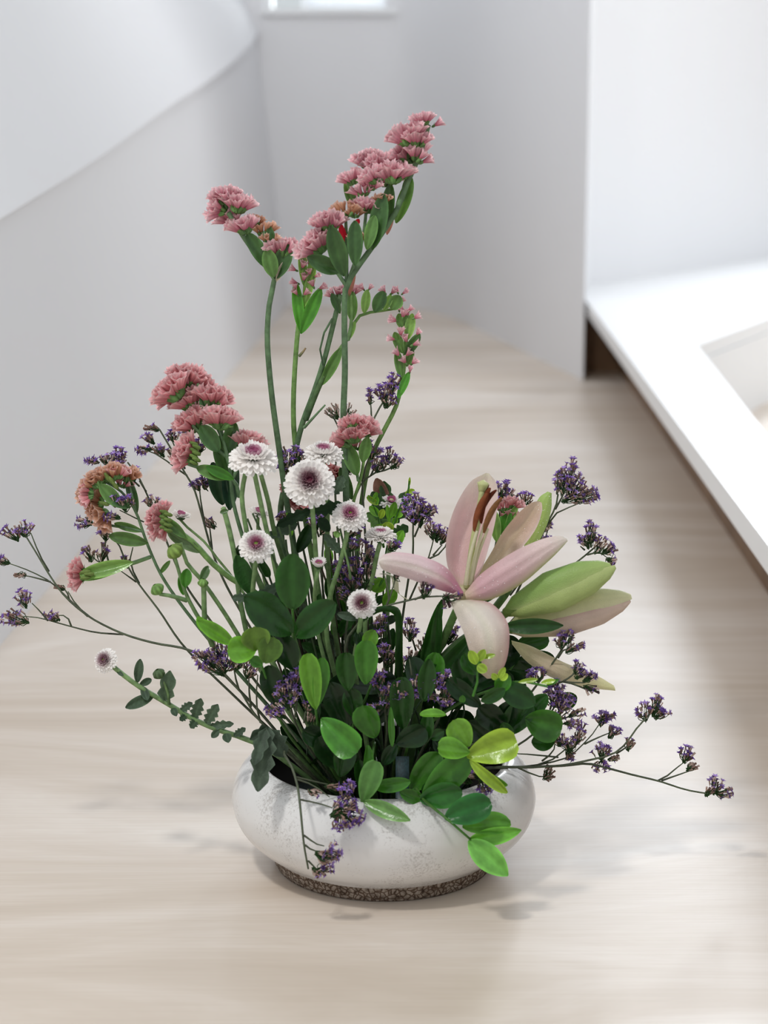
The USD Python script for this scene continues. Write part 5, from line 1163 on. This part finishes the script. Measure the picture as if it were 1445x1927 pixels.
sprig("sprig with a pale pointed leaf over the front rim, right of the hanging purple tufts", ([(680, 1508), (690, 1470), (700, 1430), (705, 1400)], -.112, -.06),
      [((682, 1510), (708, 1432), 42, lin(92, 140, 70), -.114, -.112, dict(acute=.4, fold=.1)), ((684, 1508), (772, 1544), 30, lin(108, 150, 84), -.114, -.13, dict(acute=.8, fold=.15)), ((684, 1505), (692, 1402), 22, LM * 1.0, -.108, -.10, dict(roll=.7)), ((700, 1480), (772, 1470), 28, LM, -.10, -.108, dict(roll=.4)), ((690, 1490), (675, 1430), 30, LD, -.1, -.1, {}), ((720, 1440), (745, 1400), 26, LDD * 1.2, -.09, -.09, {})], 690, -.05)
Y = .035
T = sprig("sprig of tiny light green young leaves above the small edge-on chrysanthemum", ([(765, 930), (752, 955), (740, 990), (730, 1020), (722, 1080), (722, 1200)], Y, .03),
          [((702, 945), (692, 932), 8, LB, Y, Y, {}), ((703, 943), (709, 926), 9, LB, Y, Y, {}), ((712, 950), (690, 935), 12, LY * .9, Y, Y, {}), ((703, 951), (710, 934), 14, LB * 1.1, Y, Y, {}), ((715, 972), (695, 953), 16, LB * 1.05, Y, Y, {}), ((714, 976), (722, 958), 14, LY * .95, Y, Y, {}), ((733, 985), (728, 950), 9, LB, Y, Y, {}), ((734, 975), (744, 945), 16, LB, Y, Y, {}), ((742, 972), (758, 960), 18, LB * 1.1, Y, Y, {}),
           ((762, 932), (780, 922), 14, LY, Y, Y, {}), ((770, 915), (771, 898), 5, LY, Y, Y, {}), ((730, 1004), (704, 992), 24, LB * .9, Y - .01, Y - .01, {}), ((730, 1002), (728, 982), 26, LY * .7, Y - .01, Y - .01, {}), ((742, 1030), (758, 998), 20, LB, Y - .01, Y - .01, {}), ((738, 985), (748, 975), 12, LB, Y, Y, {})], 730, .03,
          twigs=[([(702, 948), (712, 975), (716, 1000), (722, 1030)], Y), ([(770, 905), (768, 925), (760, 945)], Y)], rad=(1.4, 2.4))
Y = .0
T = sprig("sprig of light green leaves glimpsed between the stalks in the middle", ([(720, 1090), (705, 1130), (690, 1200), (690, 1320)], Y, .0),
          [((700, 1112), (724, 1090), 30, LB, Y, Y, {}), ((722, 1140), (745, 1110), 26, LB * .8, Y, Y, {}), ((620, 1140), (628, 1060), 20, LM, Y + .01, Y, {}), ((622, 1060), (615, 1030), 18, LB, Y, Y, {}), ((548, 1010), (540, 965), 16, LB, Y + .02, Y + .02, {}), ((560, 1040), (588, 985), 26, LDD, Y + .02, Y + .02, {}), ((640, 1190), (625, 1110), 26, LD, Y + .02, Y + .02, {}), ((625, 1170), (640, 1200), 22, LM, Y, Y, {}), ((650, 1150), (632, 1110), 24, LM, Y + .02, Y + .02, {})], 700, .0)

# dark stems and small leaves that fill the heart of the bouquet
fr = random.Random(11)
for side, xs, Yk in (("left", (455, 600), -.02), ("right", (600, 740), .02)):
    for q in range(17):
        x0 = fr.uniform(*xs); y0 = fr.uniform(960, 1140); yk = Yk + fr.uniform(-.03, .03)
        xr = 722 + (x0 - 722) * .35 + fr.uniform(-25, 25)
        T = Thing("leafy_stalk", f"thin dark leafy stalk in the thicket at the {side} heart of the bouquet", "stalk", root(xr, yk * .5), f"thin dark stalks in the {side} heart of the bouquet")
        pts = pl([(x0, y0), ((x0 * .75 + xr * .25) + fr.uniform(-14, 14), y0 + 110), ((x0 * .4 + xr * .6), y0 + 260)], yk, yk * .6) + [T.o]
        c = lin(62, 84, 52) if q % 3 else lin(70, 60, 48)
        lerp_paths(T, [(pts, 1.8 * PX, (2.6 + 2 * (q % 3 == 1)) * PX, c, c * .8)])
        for e in range(2):
            m = pts[1] * (1 - e * .4) + pts[2] * e * .4
            v, f, c = leaf(m, m + img(fr.uniform(-1, 1), fr.uniform(.2, 1), fr.uniform(-.3, .5)) * fr.uniform(.014, .028), fr.uniform(14, 24), (LD if q % 2 else GREY_LEAF * .6) * fr.uniform(.8, 1.2), roll=fr.uniform(-.6, .6), lobes=(3 if q % 2 == 0 else 0))
            T.part("leaf", (v, f), "dull_leaf", col=c)
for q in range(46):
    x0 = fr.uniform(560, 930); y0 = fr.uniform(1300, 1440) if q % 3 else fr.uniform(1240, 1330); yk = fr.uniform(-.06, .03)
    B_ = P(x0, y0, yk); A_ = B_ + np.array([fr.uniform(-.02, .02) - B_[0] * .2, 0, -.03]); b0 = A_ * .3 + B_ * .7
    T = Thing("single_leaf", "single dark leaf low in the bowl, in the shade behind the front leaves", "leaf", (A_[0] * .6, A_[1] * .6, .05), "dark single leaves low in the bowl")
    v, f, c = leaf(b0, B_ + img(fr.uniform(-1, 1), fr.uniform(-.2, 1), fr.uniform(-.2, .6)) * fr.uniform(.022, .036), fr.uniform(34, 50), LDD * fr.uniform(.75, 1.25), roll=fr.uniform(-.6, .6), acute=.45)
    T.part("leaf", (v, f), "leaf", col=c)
    lerp_paths(T, [([b0, A_, T.o], 1.6 * PX, 2.4 * PX, LDD, LDD)])
